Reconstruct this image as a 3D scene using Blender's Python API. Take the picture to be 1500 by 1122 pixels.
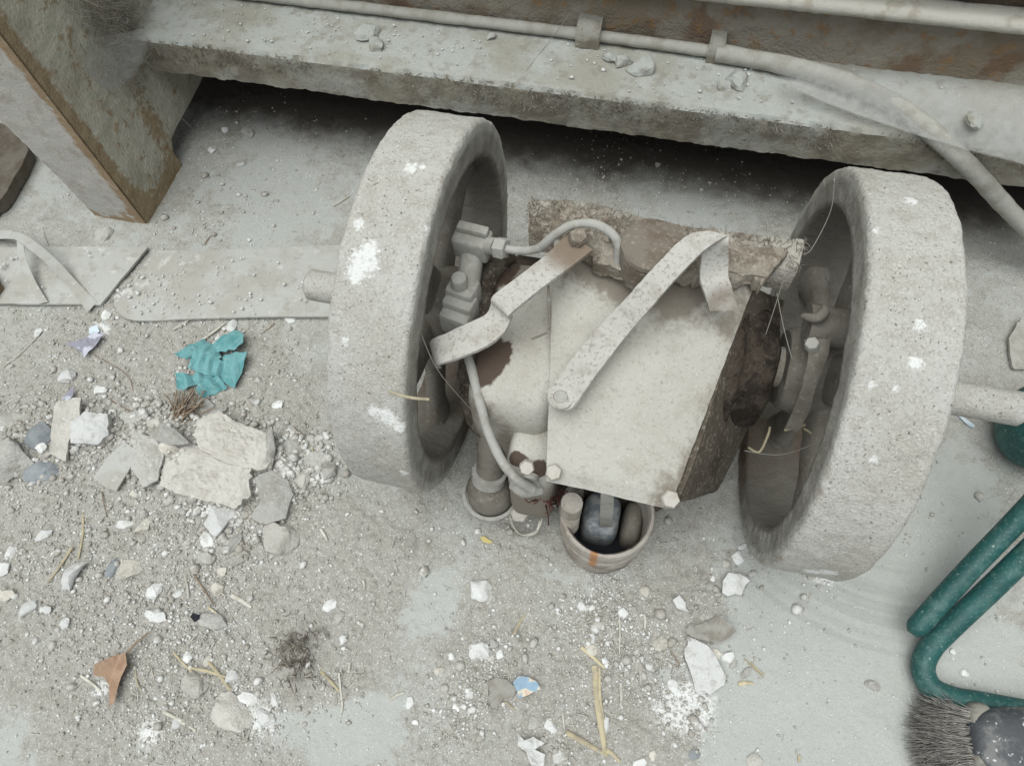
import bpy, bmesh, math, random
import numpy as np
from mathutils import Vector, Euler

# ------------------------------------------------------------------ camera, light, exposure
for o in list(bpy.data.objects):
    bpy.data.objects.remove(o)
SC = bpy.context.scene
COL = SC.collection
CAM_LOC = np.array([0.0005, -0.3874, 0.8408])
CAM_ROT = [math.radians(a) for a in (27.0, 2.285, 13.014)]
FPX = 1018.7                                  # focal length in pixels of the 1500 px wide photograph
cam = bpy.data.cameras.new('camera')
cam.sensor_fit = 'HORIZONTAL'
cam.sensor_width = 36.0
cam.lens = 36.0 * FPX / 1500.0
cam.clip_start = 0.01
cam.clip_end = 100.0
cam_ob = bpy.data.objects.new('camera', cam)
cam_ob.location = CAM_LOC
cam_ob.rotation_euler = CAM_ROT
COL.objects.link(cam_ob)
SC.camera = cam_ob

SUN_ELEV, SUN_AZ = math.radians(76), math.radians(200)      # azimuth clockwise from +Y: front left
world = bpy.data.worlds.new('World')
SC.world = world
world.use_nodes = True
wn = world.node_tree.nodes
wl = world.node_tree.links
bg = wn['Background']
sky = wn.new('ShaderNodeTexSky')
sky.sky_type = 'NISHITA'
sky.sun_disc = False
sky.sun_elevation = SUN_ELEV
sky.sun_rotation = SUN_AZ
sky.air_density = 1.0
sky.dust_density = 4.0
sky.ozone_density = 1.0
hsv = wn.new('ShaderNodeHueSaturation')          # overcast: the blue is washed out
hsv.inputs['Saturation'].default_value = 0.35
wl.new(sky.outputs[0], hsv.inputs['Color'])
wl.new(hsv.outputs[0], bg.inputs[0])
bg.inputs[1].default_value = 0.05
sun = bpy.data.lights.new('sun', 'SUN')
sun.energy = 1.5
sun.angle = math.radians(65)
sun.color = (0.975, 1.0, 0.975)
sun_ob = bpy.data.objects.new('sun', sun)
sd = Vector((math.sin(SUN_AZ) * math.cos(SUN_ELEV), math.cos(SUN_AZ) * math.cos(SUN_ELEV), math.sin(SUN_ELEV)))
sun_ob.rotation_euler = sd.to_track_quat('Z', 'Y').to_euler()
COL.objects.link(sun_ob)
SC.view_settings.view_transform = 'Standard'
SC.view_settings.look = 'None'
SC.view_settings.gamma = 1.0
SC.view_settings.use_curve_mapping = False
SC.view_settings.exposure = 0.74
SC.render.engine = 'CYCLES'
SC.cycles.max_bounces = 4
SC.cycles.diffuse_bounces = 2
SC.cycles.transparent_max_bounces = 12

# ------------------------------------------------------------------ measuring helpers (photo pixel + known height -> place)
CM = np.array(Euler(CAM_ROT, 'XYZ').to_matrix())


def ray(u, v):
    return CM @ np.array([(u - 750) / FPX, -(v - 561) / FPX, -1.0])


def PZ(u, v, z=0.0):
    d = ray(u, v)
    return CAM_LOC + d * (z - CAM_LOC[2]) / d[2]


def PY(u, v, y):
    d = ray(u, v)
    return CAM_LOC + d * (y - CAM_LOC[1]) / d[1]


def PP(lst):
    return np.array([PZ(*q) for q in lst])


# ------------------------------------------------------------------ noise
def _h(ix, iy, iz, seed):
    with np.errstate(over='ignore'):
        h = (ix.astype(np.uint32) * np.uint32(374761393) + iy.astype(np.uint32) * np.uint32(668265263)
             + iz.astype(np.uint32) * np.uint32(2147483647) + np.uint32((seed * 974634777 + 12345) & 0xffffffff))
        h = (h ^ (h >> np.uint32(13))) * np.uint32(1274126177)
        h = h ^ (h >> np.uint32(16))
    return (h & np.uint32(0xffffff)).astype(np.float64) / 16777215.0


def vnoise(p, seed=0):
    p = np.asarray(p, float)
    i = np.floor(p).astype(np.int64)
    f = p - i
    f = f * f * (3 - 2 * f)
    r = 0
    for dx in (0, 1):
        wx = f[..., 0] if dx else 1 - f[..., 0]
        for dy in (0, 1):
            wy = f[..., 1] if dy else 1 - f[..., 1]
            for dz in (0, 1):
                wz = f[..., 2] if dz else 1 - f[..., 2]
                r = r + wx * wy * wz * _h(i[..., 0] + dx, i[..., 1] + dy, i[..., 2] + dz, seed)
    return r


def fbm(p, octv=4, seed=0, gain=0.5):
    p = np.asarray(p, float)
    a, s, t = 1.0, 0.0, 0.0
    for k in range(octv):
        s = s + a * vnoise(p * 2.03 ** k + k * 17.3, seed + k)
        t += a
        a *= gain
    return s / t


def sstep(x, a, b):
    t = np.clip((x - a) / (b - a), 0, 1)
    return t * t * (3 - 2 * t)


# ------------------------------------------------------------------ materials
def lin(r, g, b):
    f = lambda c: (c / 255 / 12.92) if c / 255 <= 0.04045 else ((c / 255 + 0.055) / 1.055) ** 2.4
    return (f(r), f(g), f(b), 1)


MATS = {}


def dusty(name, base, layers=(), bump=((60, 1.0), (300, 0.6), (900, 0.35)), bstr=0.5, bdist=0.002,
          rough=0.92, spec=0.25, rnd=False, metal=0.0, rvar=0.0):
    """layers: (kind, scale, lo, hi, colour, amount, extra)
       'n' noise patches, 'v' dots (extra = share of cells kept), 'a' vertex attribute named by scale, 's' stretched noise"""
    m = bpy.data.materials.new(name)
    m.use_nodes = True
    N, L = m.node_tree.nodes, m.node_tree.links
    P = N['Principled BSDF']
    tc = N.new('ShaderNodeTexCoord')
    vec = tc.outputs['Object']
    oi = None
    if rnd:
        oi = N.new('ShaderNodeObjectInfo')
        mm = N.new('ShaderNodeVectorMath'); mm.operation = 'MULTIPLY_ADD'
        L.new(oi.outputs['Random'], mm.inputs[0])
        mm.inputs[1].default_value = (13.1, 7.7, 5.3)
        L.new(vec, mm.inputs[2])
        vec = mm.outputs[0]

    def noise(sc, det=6, rgh=0.6, v=vec):
        n = N.new('ShaderNodeTexNoise')
        n.inputs['Scale'].default_value = sc
        n.inputs['Detail'].default_value = det
        n.inputs['Roughness'].default_value = rgh
        L.new(v, n.inputs['Vector'])
        return n

    # wobble for dots
    wob = noise(220, 2)
    wv = N.new('ShaderNodeVectorMath'); wv.operation = 'MULTIPLY_ADD'
    L.new(wob.outputs['Color'], wv.inputs[0])
    wv.inputs[1].default_value = (0.006,) * 3
    L.new(vec, wv.inputs[2])
    base = tuple(base) if len(base) == 4 else tuple(base) + (1,)
    cur = None
    hx = []
    for ly in layers:
        kind, sc, lo, hi, colr, amt = ly[:6]
        ex = ly[6] if len(ly) > 6 else None
        if kind in ('n', 's'):
            v = vec
            if kind == 's':
                mp = N.new('ShaderNodeMapping')
                mp.inputs['Scale'].default_value = ex
                L.new(vec, mp.inputs['Vector'])
                v = mp.outputs[0]
            n = noise(sc, 5 if sc < 50 else 3, 0.62, v)
            src = n.outputs['Fac']
        elif kind == 'v':
            n = N.new('ShaderNodeTexVoronoi')
            n.inputs['Scale'].default_value = sc
            L.new(wv.outputs[0], n.inputs['Vector'])
            src = n.outputs['Distance']
        elif kind in ('a', 'an'):
            n = N.new('ShaderNodeAttribute'); n.attribute_name = sc
            src = n.outputs['Fac']
            if kind == 'an':                      # soft mask broken up by noise: extra = (noise scale, amount)
                nn_ = noise(ex[0], 4, 0.65)
                mu = N.new('ShaderNodeMath'); mu.operation = 'MULTIPLY_ADD'
                L.new(nn_.outputs['Fac'], mu.inputs[0]); mu.inputs[1].default_value = ex[1]
                L.new(src, mu.inputs[2])
                sb = N.new('ShaderNodeMath'); sb.operation = 'SUBTRACT'
                L.new(mu.outputs[0], sb.inputs[0]); sb.inputs[1].default_value = ex[1] * .5
                src = sb.outputs[0]
        mr = N.new('ShaderNodeMapRange'); mr.interpolation_type = 'SMOOTHSTEP'
        mr.inputs['From Min'].default_value = lo
        mr.inputs['From Max'].default_value = hi
        mr.inputs['To Min'].default_value = amt if kind == 'v' else 0
        mr.inputs['To Max'].default_value = 0 if kind == 'v' else amt
        L.new(src, mr.inputs['Value'])
        fac = mr.outputs[0]
        if kind == 'v' and ex is not None:
            sp = N.new('ShaderNodeSeparateColor')
            L.new(n.outputs['Color'], sp.inputs[0])
            lt = N.new('ShaderNodeMath'); lt.operation = 'LESS_THAN'
            L.new(sp.outputs[0], lt.inputs[0]); lt.inputs[1].default_value = ex
            mu = N.new('ShaderNodeMath'); mu.operation = 'MULTIPLY'
            L.new(fac, mu.inputs[0]); L.new(lt.outputs[0], mu.inputs[1])
            fac = mu.outputs[0]
        mx = N.new('ShaderNodeMix'); mx.data_type = 'RGBA'
        L.new(fac, mx.inputs['Factor'])
        if cur is None:
            mx.inputs['A'].default_value = base
        else:
            L.new(cur, mx.inputs['A'])
        mx.inputs['B'].default_value = tuple(colr) if len(colr) == 4 else tuple(colr) + (1,)
        cur = mx.outputs['Result']
        if kind == 'v' and name in ('rim_dust',):
            hx.append((fac, 0.6 if max(colr[:3]) > 0.45 else -0.6))
    if cur is None:
        P.inputs['Base Color'].default_value = base
    else:
        if rnd:
            hs = N.new('ShaderNodeHueSaturation')
            mr = N.new('ShaderNodeMapRange')
            L.new(oi.outputs['Random'], mr.inputs['Value'])
            mr.inputs['To Min'].default_value = 0.8
            mr.inputs['To Max'].default_value = 1.12
            L.new(mr.outputs[0], hs.inputs['Value'])
            L.new(cur, hs.inputs['Color'])
            cur = hs.outputs[0]
        L.new(cur, P.inputs['Base Color'])
    P.inputs['Roughness'].default_value = rough
    P.inputs['Specular IOR Level'].default_value = spec
    P.inputs['Metallic'].default_value = metal
    # bump
    acc = None
    for sc, w in bump:
        n = noise(sc, 2, 0.6)
        mu = N.new('ShaderNodeMath'); mu.operation = 'MULTIPLY_ADD'
        L.new(n.outputs['Fac'], mu.inputs[0]); mu.inputs[1].default_value = w
        if acc is None:
            mu.inputs[2].default_value = 0
        else:
            L.new(acc, mu.inputs[2])
        acc = mu.outputs[0]
    for f, w in hx:
        mu = N.new('ShaderNodeMath'); mu.operation = 'MULTIPLY_ADD'
        L.new(f, mu.inputs[0]); mu.inputs[1].default_value = w
        L.new(acc, mu.inputs[2])
        acc = mu.outputs[0]
    if acc is not None:
        b = N.new('ShaderNodeBump')
        b.inputs['Strength'].default_value = bstr
        b.inputs['Distance'].default_value = bdist
        L.new(acc, b.inputs['Height'])
        L.new(b.outputs[0], P.inputs['Normal'])
    MATS[name] = m
    return m


WHITE = lin(236, 238, 236)
DUST = lin(176, 175, 168)
DARK = lin(70, 64, 56)
BROWN = lin(96, 80, 66)
RUST = lin(150, 104, 62)

dusty('floor', lin(172, 173, 166), (
    ('n', 9, 0.42, 0.62, lin(181, 183, 178), 0.7),
    ('an', 'dirt', 0.25, 0.8, lin(166, 164, 157), 0.85, (90, .8)),
    ('n', 30, 0.46, 0.64, lin(156, 153, 144), 0.5),
    ('n', 110, 0.52, 0.66, lin(142, 138, 129), 0.45),
    ('n', 330, 0.53, 0.64, lin(122, 118, 109), 0.35),
    ('n', 480, 0.56, 0.63, lin(216, 217, 213), 0.6),
    ('an', 'bare', 0.32, 0.62, lin(185, 189, 185), 0.75, (70, 1.1)),
    ('a', 'streak', 0.3, 1.0, lin(152, 154, 149), 0.3),
    ('v', 150, 0.06, 0.17, lin(228, 230, 227), 0.8, 0.25),
    ('an', 'oil_shade', 0.1, 0.8, lin(76, 68, 60), 0.9, (40, .3)),  # oily dirt, and the painted shade under the beam
    ('an', 'white', 0.35, 0.85, lin(230, 232, 230), 0.9, (200, 1.4))),
    bump=((330, 0.9), (900, 0.6)), bstr=0.65, bdist=0.002)
dusty('rim_dust', lin(190, 190, 184), (
    ('n', 10, 0.42, 0.68, lin(172, 169, 160), 0.8),
    ('n', 60, 0.48, 0.68, lin(168, 165, 157), 0.6),
    ('n', 330, 0.50, 0.64, lin(146, 142, 133), 0.4),
    ('n', 520, 0.52, 0.66, lin(208, 208, 203), 0.65),
    ('v', 170, 0.07, 0.19, lin(104, 96, 86), 0.8, 0.5),
    ('v', 330, 0.10, 0.24, lin(104, 97, 88), 0.7, 0.35),
    ('n', 9, 0.60, 0.72, lin(160, 142, 118), 0.5),
    ('v', 75, 0.04, 0.08, WHITE, 0.9, 0.07),
    ('an', 'white', 0.45, 0.95, lin(232, 234, 232), 0.9, (260, 1.9)),
    ('an', 'grime', 0.15, 0.85, lin(118, 114, 105), 0.9, (70, .5)),
    ('an', 'rust', 0.15, 0.85, lin(112, 84, 62), 0.85, (90, .6))),
    bump=((110, 0.8), (420, 0.9), (1100, 0.5)), bstr=0.75, bdist=0.0018)
dusty('spoke_dust', lin(132, 128, 119), (
    ('n', 30, 0.42, 0.62, lin(112, 106, 96), 0.7),
    ('n', 200, 0.55, 0.72, lin(165, 162, 154), 0.6)), bstr=0.5)
dusty('spoke_grime', lin(114, 109, 100), (
    ('n', 30, 0.42, 0.62, lin(92, 84, 73), 0.8),
    ('n', 200, 0.55, 0.72, lin(128, 124, 115), 0.6)), bstr=0.5)
dusty('plate_dust', lin(186, 185, 177), (
    ('n', 11, 0.42, 0.66, lin(176, 173, 163), 0.8),
    ('n', 45, 0.52, 0.70, lin(166, 161, 150), 0.45),
    ('n', 260, 0.54, 0.68, lin(148, 142, 131), 0.45),
    ('n', 480, 0.56, 0.66, lin(204, 203, 197), 0.5),
    ('v', 150, 0.05, 0.14, lin(128, 120, 108), 0.6, 0.25),
    ('v', 90, 0.04, 0.09, WHITE, 0.9, 0.10),
    ('an', 'grime', 0.3, 0.8, lin(116, 106, 93), 0.75, (150, .8)),
    ('an', 'oil_shade', 0.45, 0.62, lin(78, 64, 54), 0.95, (70, .7))),
    bump=((40, 0.8), (300, 0.7), (900, 0.5)), bstr=0.5, bdist=0.0018)
dusty('grime', lin(98, 92, 83), (
    ('n', 40, 0.42, 0.60, lin(66, 57, 48), 0.8),
    ('n', 180, 0.52, 0.70, lin(140, 132, 120), 0.75),
    ('v', 110, 0.05, 0.13, lin(190, 186, 178), 0.6, 0.12)),
    bump=((70, 1.0), (260, 0.9), (800, 0.5)), bstr=0.9, bdist=0.003)
dusty('side_cast', lin(96, 89, 79), (
    ('n', 16, 0.42, 0.60, lin(74, 66, 57), 0.9),
    ('n', 180, 0.52, 0.66, lin(146, 140, 129), 0.7),
    ('v', 160, 0.05, 0.13, lin(190, 186, 178), 0.7, 0.15)),
    bump=((70, 0.6), (260, 0.9), (800, 0.5)), bstr=0.4, bdist=0.002)
dusty('cap_brown', lin(124, 117, 107), (
    ('n', 40, 0.45, 0.65, lin(102, 91, 79), 0.7),
    ('n', 260, 0.55, 0.68, lin(164, 154, 140), 0.6)), bstr=0.4)
dusty('oil_dark', lin(72, 64, 56), (
    ('n', 40, 0.42, 0.60, lin(34, 29, 25), 0.8),
    ('n', 180, 0.55, 0.72, lin(100, 92, 82), 0.6)),
    bump=((70, 1.0), (260, 0.9)), bstr=0.8, bdist=0.003, rough=0.8)
dusty('mud', lin(152, 145, 133), (
    ('n', 36, 0.44, 0.60, lin(112, 102, 89), 0.8),
    ('n', 150, 0.50, 0.68, lin(176, 168, 155), 0.75),
    ('n', 380, 0.56, 0.68, lin(190, 184, 174), 0.5),
    ('an', 'pale', 0.3, 0.9, lin(190, 187, 179), 0.8, (120, .9))),
    bump=((90, 1.0), (300, 1.0), (800, 0.6)), bstr=0.7, bdist=0.003)
dusty('strap_dust', lin(190, 189, 183), (
    ('n', 60, 0.48, 0.66, lin(170, 166, 157), 0.7),
    ('n', 300, 0.54, 0.64, lin(134, 127, 117), 0.55),
    ('v', 230, 0.08, 0.22, lin(146, 138, 128), 0.7, 0.35),
    ('a', 'rust', 0.1, 0.9, lin(126, 112, 97), 0.95)), bstr=0.6)
dusty('pipe_dust', lin(172, 172, 166), (
    ('n', 60, 0.45, 0.65, lin(150, 147, 139), 0.7),
    ('n', 260, 0.58, 0.72, lin(196, 196, 190), 0.5)), bstr=0.4)
dusty('bolt_dust', lin(192, 189, 181), (('n', 120, 0.45, 0.65, lin(176, 168, 155), 0.7),), bstr=0.5)
dusty('bowl_metal', lin(178, 173, 164), (
    ('n', 40, 0.45, 0.64, lin(142, 130, 116), 0.7),
    ('n', 200, 0.55, 0.7, lin(190, 186, 178), 0.6),
    ('a', 'rust', 0.2, 0.8, lin(176, 124, 78), 0.85)), bstr=0.5)
dusty('blue_metal', lin(166, 170, 171), (
    ('n', 90, 0.42, 0.58, lin(112, 124, 134), 0.8),
    ('n', 40, 0.5, 0.65, lin(168, 170, 168), 0.8)), rough=0.6, spec=0.4, bstr=0.25)
dusty('frame_paint', lin(164, 164, 156), (
    ('n', 12, 0.42, 0.60, lin(148, 142, 126), 0.8),
    ('n', 26, 0.48, 0.62, lin(120, 112, 100), 0.65),
    ('n', 180, 0.55, 0.70, lin(106, 98, 86), 0.5),
    ('v', 90, 0.05, 0.10, WHITE, 0.8, 0.08)),
    bump=((40, 1.0), (200, 0.8), (700, 0.5)), bstr=0.7, bdist=0.003)
dusty('flange_dust', lin(182, 186, 181), (
    ('n', 9, 0.42, 0.62, lin(162, 160, 148), 0.8),
    ('n', 60, 0.52, 0.68, lin(148, 144, 133), 0.6),
    ('v', 110, 0.05, 0.11, WHITE, 0.85, 0.12)),
    bump=((30, 1.0), (160, 0.8), (700, 0.5)), bstr=0.7, bdist=0.003)
dusty('leg_front', lin(186, 184, 178), (
    ('n', 40, 0.5, 0.68, lin(160, 152, 140), 0.6),
    ('v', 120, 0.06, 0.17, lin(128, 112, 92), 0.7, 0.3),
    ('a', 'rust', 0.35, 0.75, lin(150, 128, 98), 0.9)), bstr=0.6, bdist=0.003)
dusty('leg_side', lin(192, 190, 176), (
    ('n', 14, 0.48, 0.64, lin(164, 158, 142), 0.7),
    ('n', 60, 0.57, 0.66, lin(146, 116, 78), 0.6),
    ('n', 24, 0.56, 0.70, lin(172, 176, 160), 0.7),
    ('an', 'grime', .3, .8, lin(136, 126, 108), .6, (60, .9)),
    ('an', 'rust', 0.4, 0.7, lin(150, 128, 96), 0.8, (110, 1.1))),
    bump=((60, 1.0), (260, 0.8)), bstr=0.8, bdist=0.003)
dusty('rust_panel', lin(158, 152, 140), (
    ('n', 10, 0.46, 0.60, lin(138, 127, 110), 0.85),
    ('n', 16, 0.52, 0.64, lin(124, 100, 80), 0.75),
    ('n', 60, 0.57, 0.66, lin(158, 124, 84), 0.6)),
    bump=((60, 1.0), (260, 0.8)), bstr=0.9, bdist=0.003)
dusty('rail_paint', lin(196, 194, 184), (
    ('n', 50, 0.5, 0.7, lin(166, 158, 142), 0.7),
    ('v', 60, 0.03, 0.08, lin(170, 130, 60), 0.7, 0.08)), bstr=0.5)
dusty('dark_brown', lin(86, 74, 64), (
    ('n', 30, 0.45, 0.62, lin(62, 52, 44), 0.8),
    ('n', 160, 0.58, 0.70, lin(126, 118, 106), 0.6),
    ('v', 90, 0.05, 0.12, lin(210, 208, 200), 0.8, 0.1)), bstr=0.8, bdist=0.003)
dusty('sheet_strip', lin(184, 186, 181), (
    ('n', 16, 0.42, 0.62, lin(172, 170, 162), 0.8),
    ('n', 70, 0.54, 0.68, lin(158, 154, 146), 0.5),
    ('n', 40, 0.60, 0.68, lin(206, 207, 202), 0.7),
    ('v', 140, 0.05, 0.13, lin(224, 225, 222), 0.8, 0.14)),
    bump=((60, 0.8), (300, 0.8)), bstr=0.5, bdist=0.002)
dusty('plaster_white', lin(224, 226, 224), (
    ('n', 80, 0.5, 0.66, lin(196, 196, 190), 0.7),
    ('v', 330, 0.08, 0.22, lin(150, 146, 138), 0.6, 0.3)), bstr=0.7, rnd=True)
dusty('plaster_cream', lin(206, 203, 192), (
    ('n', 80, 0.48, 0.66, lin(182, 177, 165), 0.7),
    ('n', 300, 0.55, 0.7, lin(150, 144, 130), 0.5)), bstr=0.7, rnd=True)
dusty('stone_grey', lin(184, 184, 178), (
    ('n', 50, 0.45, 0.65, lin(166, 163, 155), 0.7),
    ('n', 260, 0.54, 0.7, lin(206, 206, 201), 0.7),
    ('v', 300, 0.06, 0.2, lin(222, 223, 220), 0.7, 0.2)), bstr=0.9, bdist=0.003, rnd=True)
dusty('stone_tan', lin(198, 196, 189), (
    ('n', 50, 0.45, 0.65, lin(178, 175, 166), 0.7),
    ('v', 240, 0.08, 0.25, lin(140, 132, 120), 0.5, 0.25),
    ('n', 260, 0.56, 0.7, lin(208, 204, 192), 0.6)), bstr=0.9, bdist=0.003, rnd=True)
dusty('stone_blue', lin(154, 160, 163), (
    ('n', 50, 0.45, 0.65, lin(128, 134, 139), 0.7),
    ('n', 260, 0.56, 0.7, lin(176, 180, 180), 0.6)), bstr=0.8, rnd=True)
dusty('grit_white', lin(226, 228, 226), (('n', 30, 0.4, 0.6, lin(196, 196, 190), 0.6),), bump=())
dusty('grit_grey', lin(186, 184, 176), (('n', 30, 0.4, 0.6, lin(170, 167, 158), 0.8),
                                        ('n', 75, 0.55, 0.65, lin(196, 193, 186), 0.8)), bump=())
dusty('rubble_crumb', lin(190, 189, 183), (('n', 25, 0.42, 0.58, lin(168, 164, 155), 0.9), ('n', 60, 0.52, 0.60, lin(222, 223, 220), 0.9)), bump=((400, 1),), bstr=.5)
dusty('straw', lin(196, 186, 156), (('n', 90, 0.45, 0.62, lin(172, 164, 142), 0.8),), bump=((600, 1),), bstr=0.4, rnd=True)
dusty('straw_pale', lin(206, 204, 194), (('n', 90, 0.45, 0.62, lin(182, 178, 164), 0.8),), bump=((600, 1),), bstr=0.4, rnd=True)
dusty('twig', lin(136, 120, 102), (('n', 90, 0.45, 0.62, lin(164, 150, 134), 0.8),), bump=((600, 1),), bstr=0.4, rnd=True)
dusty('leaf_brown', lin(172, 146, 124), (('n', 70, 0.45, 0.65, lin(150, 122, 102), 0.8),), bump=((300, 1),), bstr=0.4)
dusty('leaf_grey', lin(158, 156, 149), (('n', 70, 0.45, 0.65, lin(136, 132, 122), 0.8),), bump=((120, 1), (400, .6)), bstr=0.5)
dusty('rag_teal', lin(118, 170, 173), (
    ('n', 40, 0.45, 0.65, lin(90, 146, 149), 0.8),
    ('n', 200, 0.55, 0.72, lin(160, 184, 180), 0.6)), bump=((200, 1), (700, .6)), bstr=0.4)
dusty('green_paint', lin(30, 80, 78), (
    ('n', 25, 0.45, 0.65, lin(38, 94, 90), 0.7),
    ('n', 60, 0.50, 0.68, lin(84, 120, 114), 0.45),
    ('n', 300, 0.54, 0.68, lin(98, 132, 126), 0.5),
    ('v', 140, 0.05, 0.15, lin(176, 188, 182), 0.85, 0.3),
    ('v', 300, 0.07, 0.17, lin(150, 168, 162), 0.8, 0.35)),
    bump=((120, 1), (500, .5)), bstr=0.25, rough=0.55, spec=0.5)
dusty('black_plastic', lin(68, 72, 76), (
    ('n', 40, 0.5, 0.62, lin(118, 120, 118), 0.7),
    ('n', 120, 0.60, 0.66, lin(214, 216, 214), 0.8)), bump=((200, 1),), bstr=0.25, rough=0.5, spec=0.5)
dusty('brush_wood', lin(150, 148, 140), (('n', 60, 0.45, 0.62, lin(120, 116, 108), 0.8),), bstr=0.4)
dusty('bristle', lin(140, 138, 134), (('n', 90, 0.4, 0.6, lin(176, 172, 165), 0.8), ('n', 240, 0.55, 0.65, lin(96, 92, 88), 0.7)), bump=())
dusty('fluff', lin(162, 157, 146), (('n', 60, 0.4, 0.6, lin(112, 102, 90), 0.8),), bump=())
dusty('web_thread', lin(160, 158, 150), (), bump=())
dusty('hose_dust', lin(176, 176, 168), (
    ('n', 40, 0.45, 0.65, lin(156, 152, 142), 0.7),
    ('n', 200, 0.56, 0.7, lin(192, 193, 187), 0.5)), bstr=0.4)
dusty('paper_blue', lin(150, 176, 196), (('n', 60, 0.48, 0.56, lin(222, 214, 190), 0.9),
                                         ('n', 90, 0.58, 0.64, lin(206, 176, 160), 0.8)), bump=((200, 1),), bstr=0.3)
dusty('scrap_lilac', lin(150, 150, 162), (('n', 60, 0.5, 0.6, lin(206, 210, 222), 0.8),), bump=((200, 1),), bstr=0.4)
dusty('scrap_yellow', lin(206, 192, 130), (), bump=())
dusty('shard_blue', lin(206, 220, 228), (('n', 60, 0.5, 0.6, lin(166, 186, 200), 0.6),), bump=(), rough=0.4)
dusty('red_thread', lin(104, 58, 52), (('n', 90, 0.45, 0.6, lin(70, 44, 40), 0.8),), bump=())
dusty('black_bit', lin(44, 46, 52), (), bump=((300, 1),))


def web_mat():
    m = bpy.data.materials.new('cobweb_film')
    m.use_nodes = True
    N, L = m.node_tree.nodes, m.node_tree.links
    P = N['Principled BSDF']
    P.inputs['Base Color'].default_value = lin(186, 188, 184)
    P.inputs['Roughness'].default_value = 0.95
    P.inputs['Specular IOR Level'].default_value = 0.1
    tc = N.new('ShaderNodeTexCoord')
    mp = N.new('ShaderNodeMapping'); mp.inputs['Scale'].default_value = (1, 1, 1)
    L.new(tc.outputs['Object'], mp.inputs[0])
    n = N.new('ShaderNodeTexNoise'); n.inputs['Scale'].default_value = 80; n.inputs['Detail'].default_value = 8
    n.inputs['Roughness'].default_value = 0.7
    L.new(mp.outputs[0], n.inputs['Vector'])
    at = N.new('ShaderNodeAttribute'); at.attribute_name = 'cover'
    mr = N.new('ShaderNodeMapRange')
    mr.inputs['From Min'].default_value = 0.3; mr.inputs['From Max'].default_value = 0.65
    mr.inputs['To Min'].default_value = 0.5; mr.inputs['To Max'].default_value = 1.0
    L.new(n.outputs['Fac'], mr.inputs['Value'])
    mu = N.new('ShaderNodeMath'); mu.operation = 'MULTIPLY'
    L.new(mr.outputs[0], mu.inputs[0]); L.new(at.outputs['Fac'], mu.inputs[1])
    L.new(mu.outputs[0], P.inputs['Alpha'])
    MATS['web_film'] = m


web_mat()


# ------------------------------------------------------------------ mesh helpers
class MB:
    def __init__(s):
        s.v, s.f, s.n = [], [], 0

    def add(s, v, f):
        v = np.asarray(v, float).reshape(-1, 3)
        s.v.append(v)
        s.f += [tuple(int(i) + s.n for i in q) for q in f]
        s.n += len(v)
        return s

    def verts(s):
        return np.vstack(s.v)


def catmull(p, n):
    p = np.asarray(p, float)
    k = len(p)
    t = np.linspace(0, k - 1, n)
    i = np.clip(np.floor(t).astype(int), 0, k - 2)
    f = (t - i).reshape((-1,) + (1,) * (p.ndim - 1))
    p0, p1, p2, p3 = p[np.clip(i - 1, 0, k - 1)], p[i], p[i + 1], p[np.clip(i + 2, 0, k - 1)]
    return 0.5 * (2 * p1 + (p2 - p0) * f + (2 * p0 - 5 * p1 + 4 * p2 - p3) * f * f + (3 * p1 - p0 - 3 * p2 + p3) * f ** 3)


def tube(mb, path, rad, n=10, smooth=None, flat=1.0, caps=True):
    path = np.asarray(path, float)
    rad = np.broadcast_to(np.asarray(rad, float), (len(path),)).copy()
    if smooth:
        rad = catmull(rad.reshape(-1, 1), smooth).ravel()
        path = catmull(path, smooth)
    m = len(path)
    T = np.gradient(path, axis=0)
    T /= np.linalg.norm(T, axis=1)[:, None] + 1e-12
    up = np.array([0, 0, 1.0]) if abs(T[0, 2]) < 0.9 else np.array([0, 1.0, 0])
    U = np.cross(T[0], up); U /= np.linalg.norm(U)
    V = []
    for i in range(m):
        U = U - T[i] * (U @ T[i]); U /= np.linalg.norm(U) + 1e-12
        W = np.cross(T[i], U)
        a = np.arange(n) * 2 * math.pi / n
        V.append(path[i] + rad[i] * (np.cos(a)[:, None] * U + flat * np.sin(a)[:, None] * W))
    F = []
    for i in range(m - 1):
        for j in range(n):
            F.append((i * n + j, i * n + (j + 1) % n, (i + 1) * n + (j + 1) % n, (i + 1) * n + j))
    if caps:
        F.append(tuple(range(n))[::-1])
        F.append(tuple((m - 1) * n + j for j in range(n)))
    mb.add(np.vstack(V), F)
    return mb


def lathe(mb, prof, n=48, axis='z', c=(0, 0, 0), closed=False, a0=0.0):
    """prof: (position along axis, radius)"""
    prof = np.asarray(prof, float)
    a = a0 + np.arange(n) * 2 * math.pi / n
    V = []
    for h, r in prof:
        x, y = r * np.cos(a), r * np.sin(a)
        hh = np.full(n, h)
        V.append(np.stack([x, y, hh], 1) if axis == 'z' else (np.stack([hh, x, y], 1) if axis == 'x' else np.stack([y, hh, x], 1)))
    m = len(prof)
    F = []
    for i in range(m if closed else m - 1):
        k = (i + 1) % m
        for j in range(n):
            F.append((i * n + j, i * n + (j + 1) % n, k * n + (j + 1) % n, k * n + j))
    mb.add(np.vstack(V) + np.asarray(c), F)
    return mb


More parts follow.
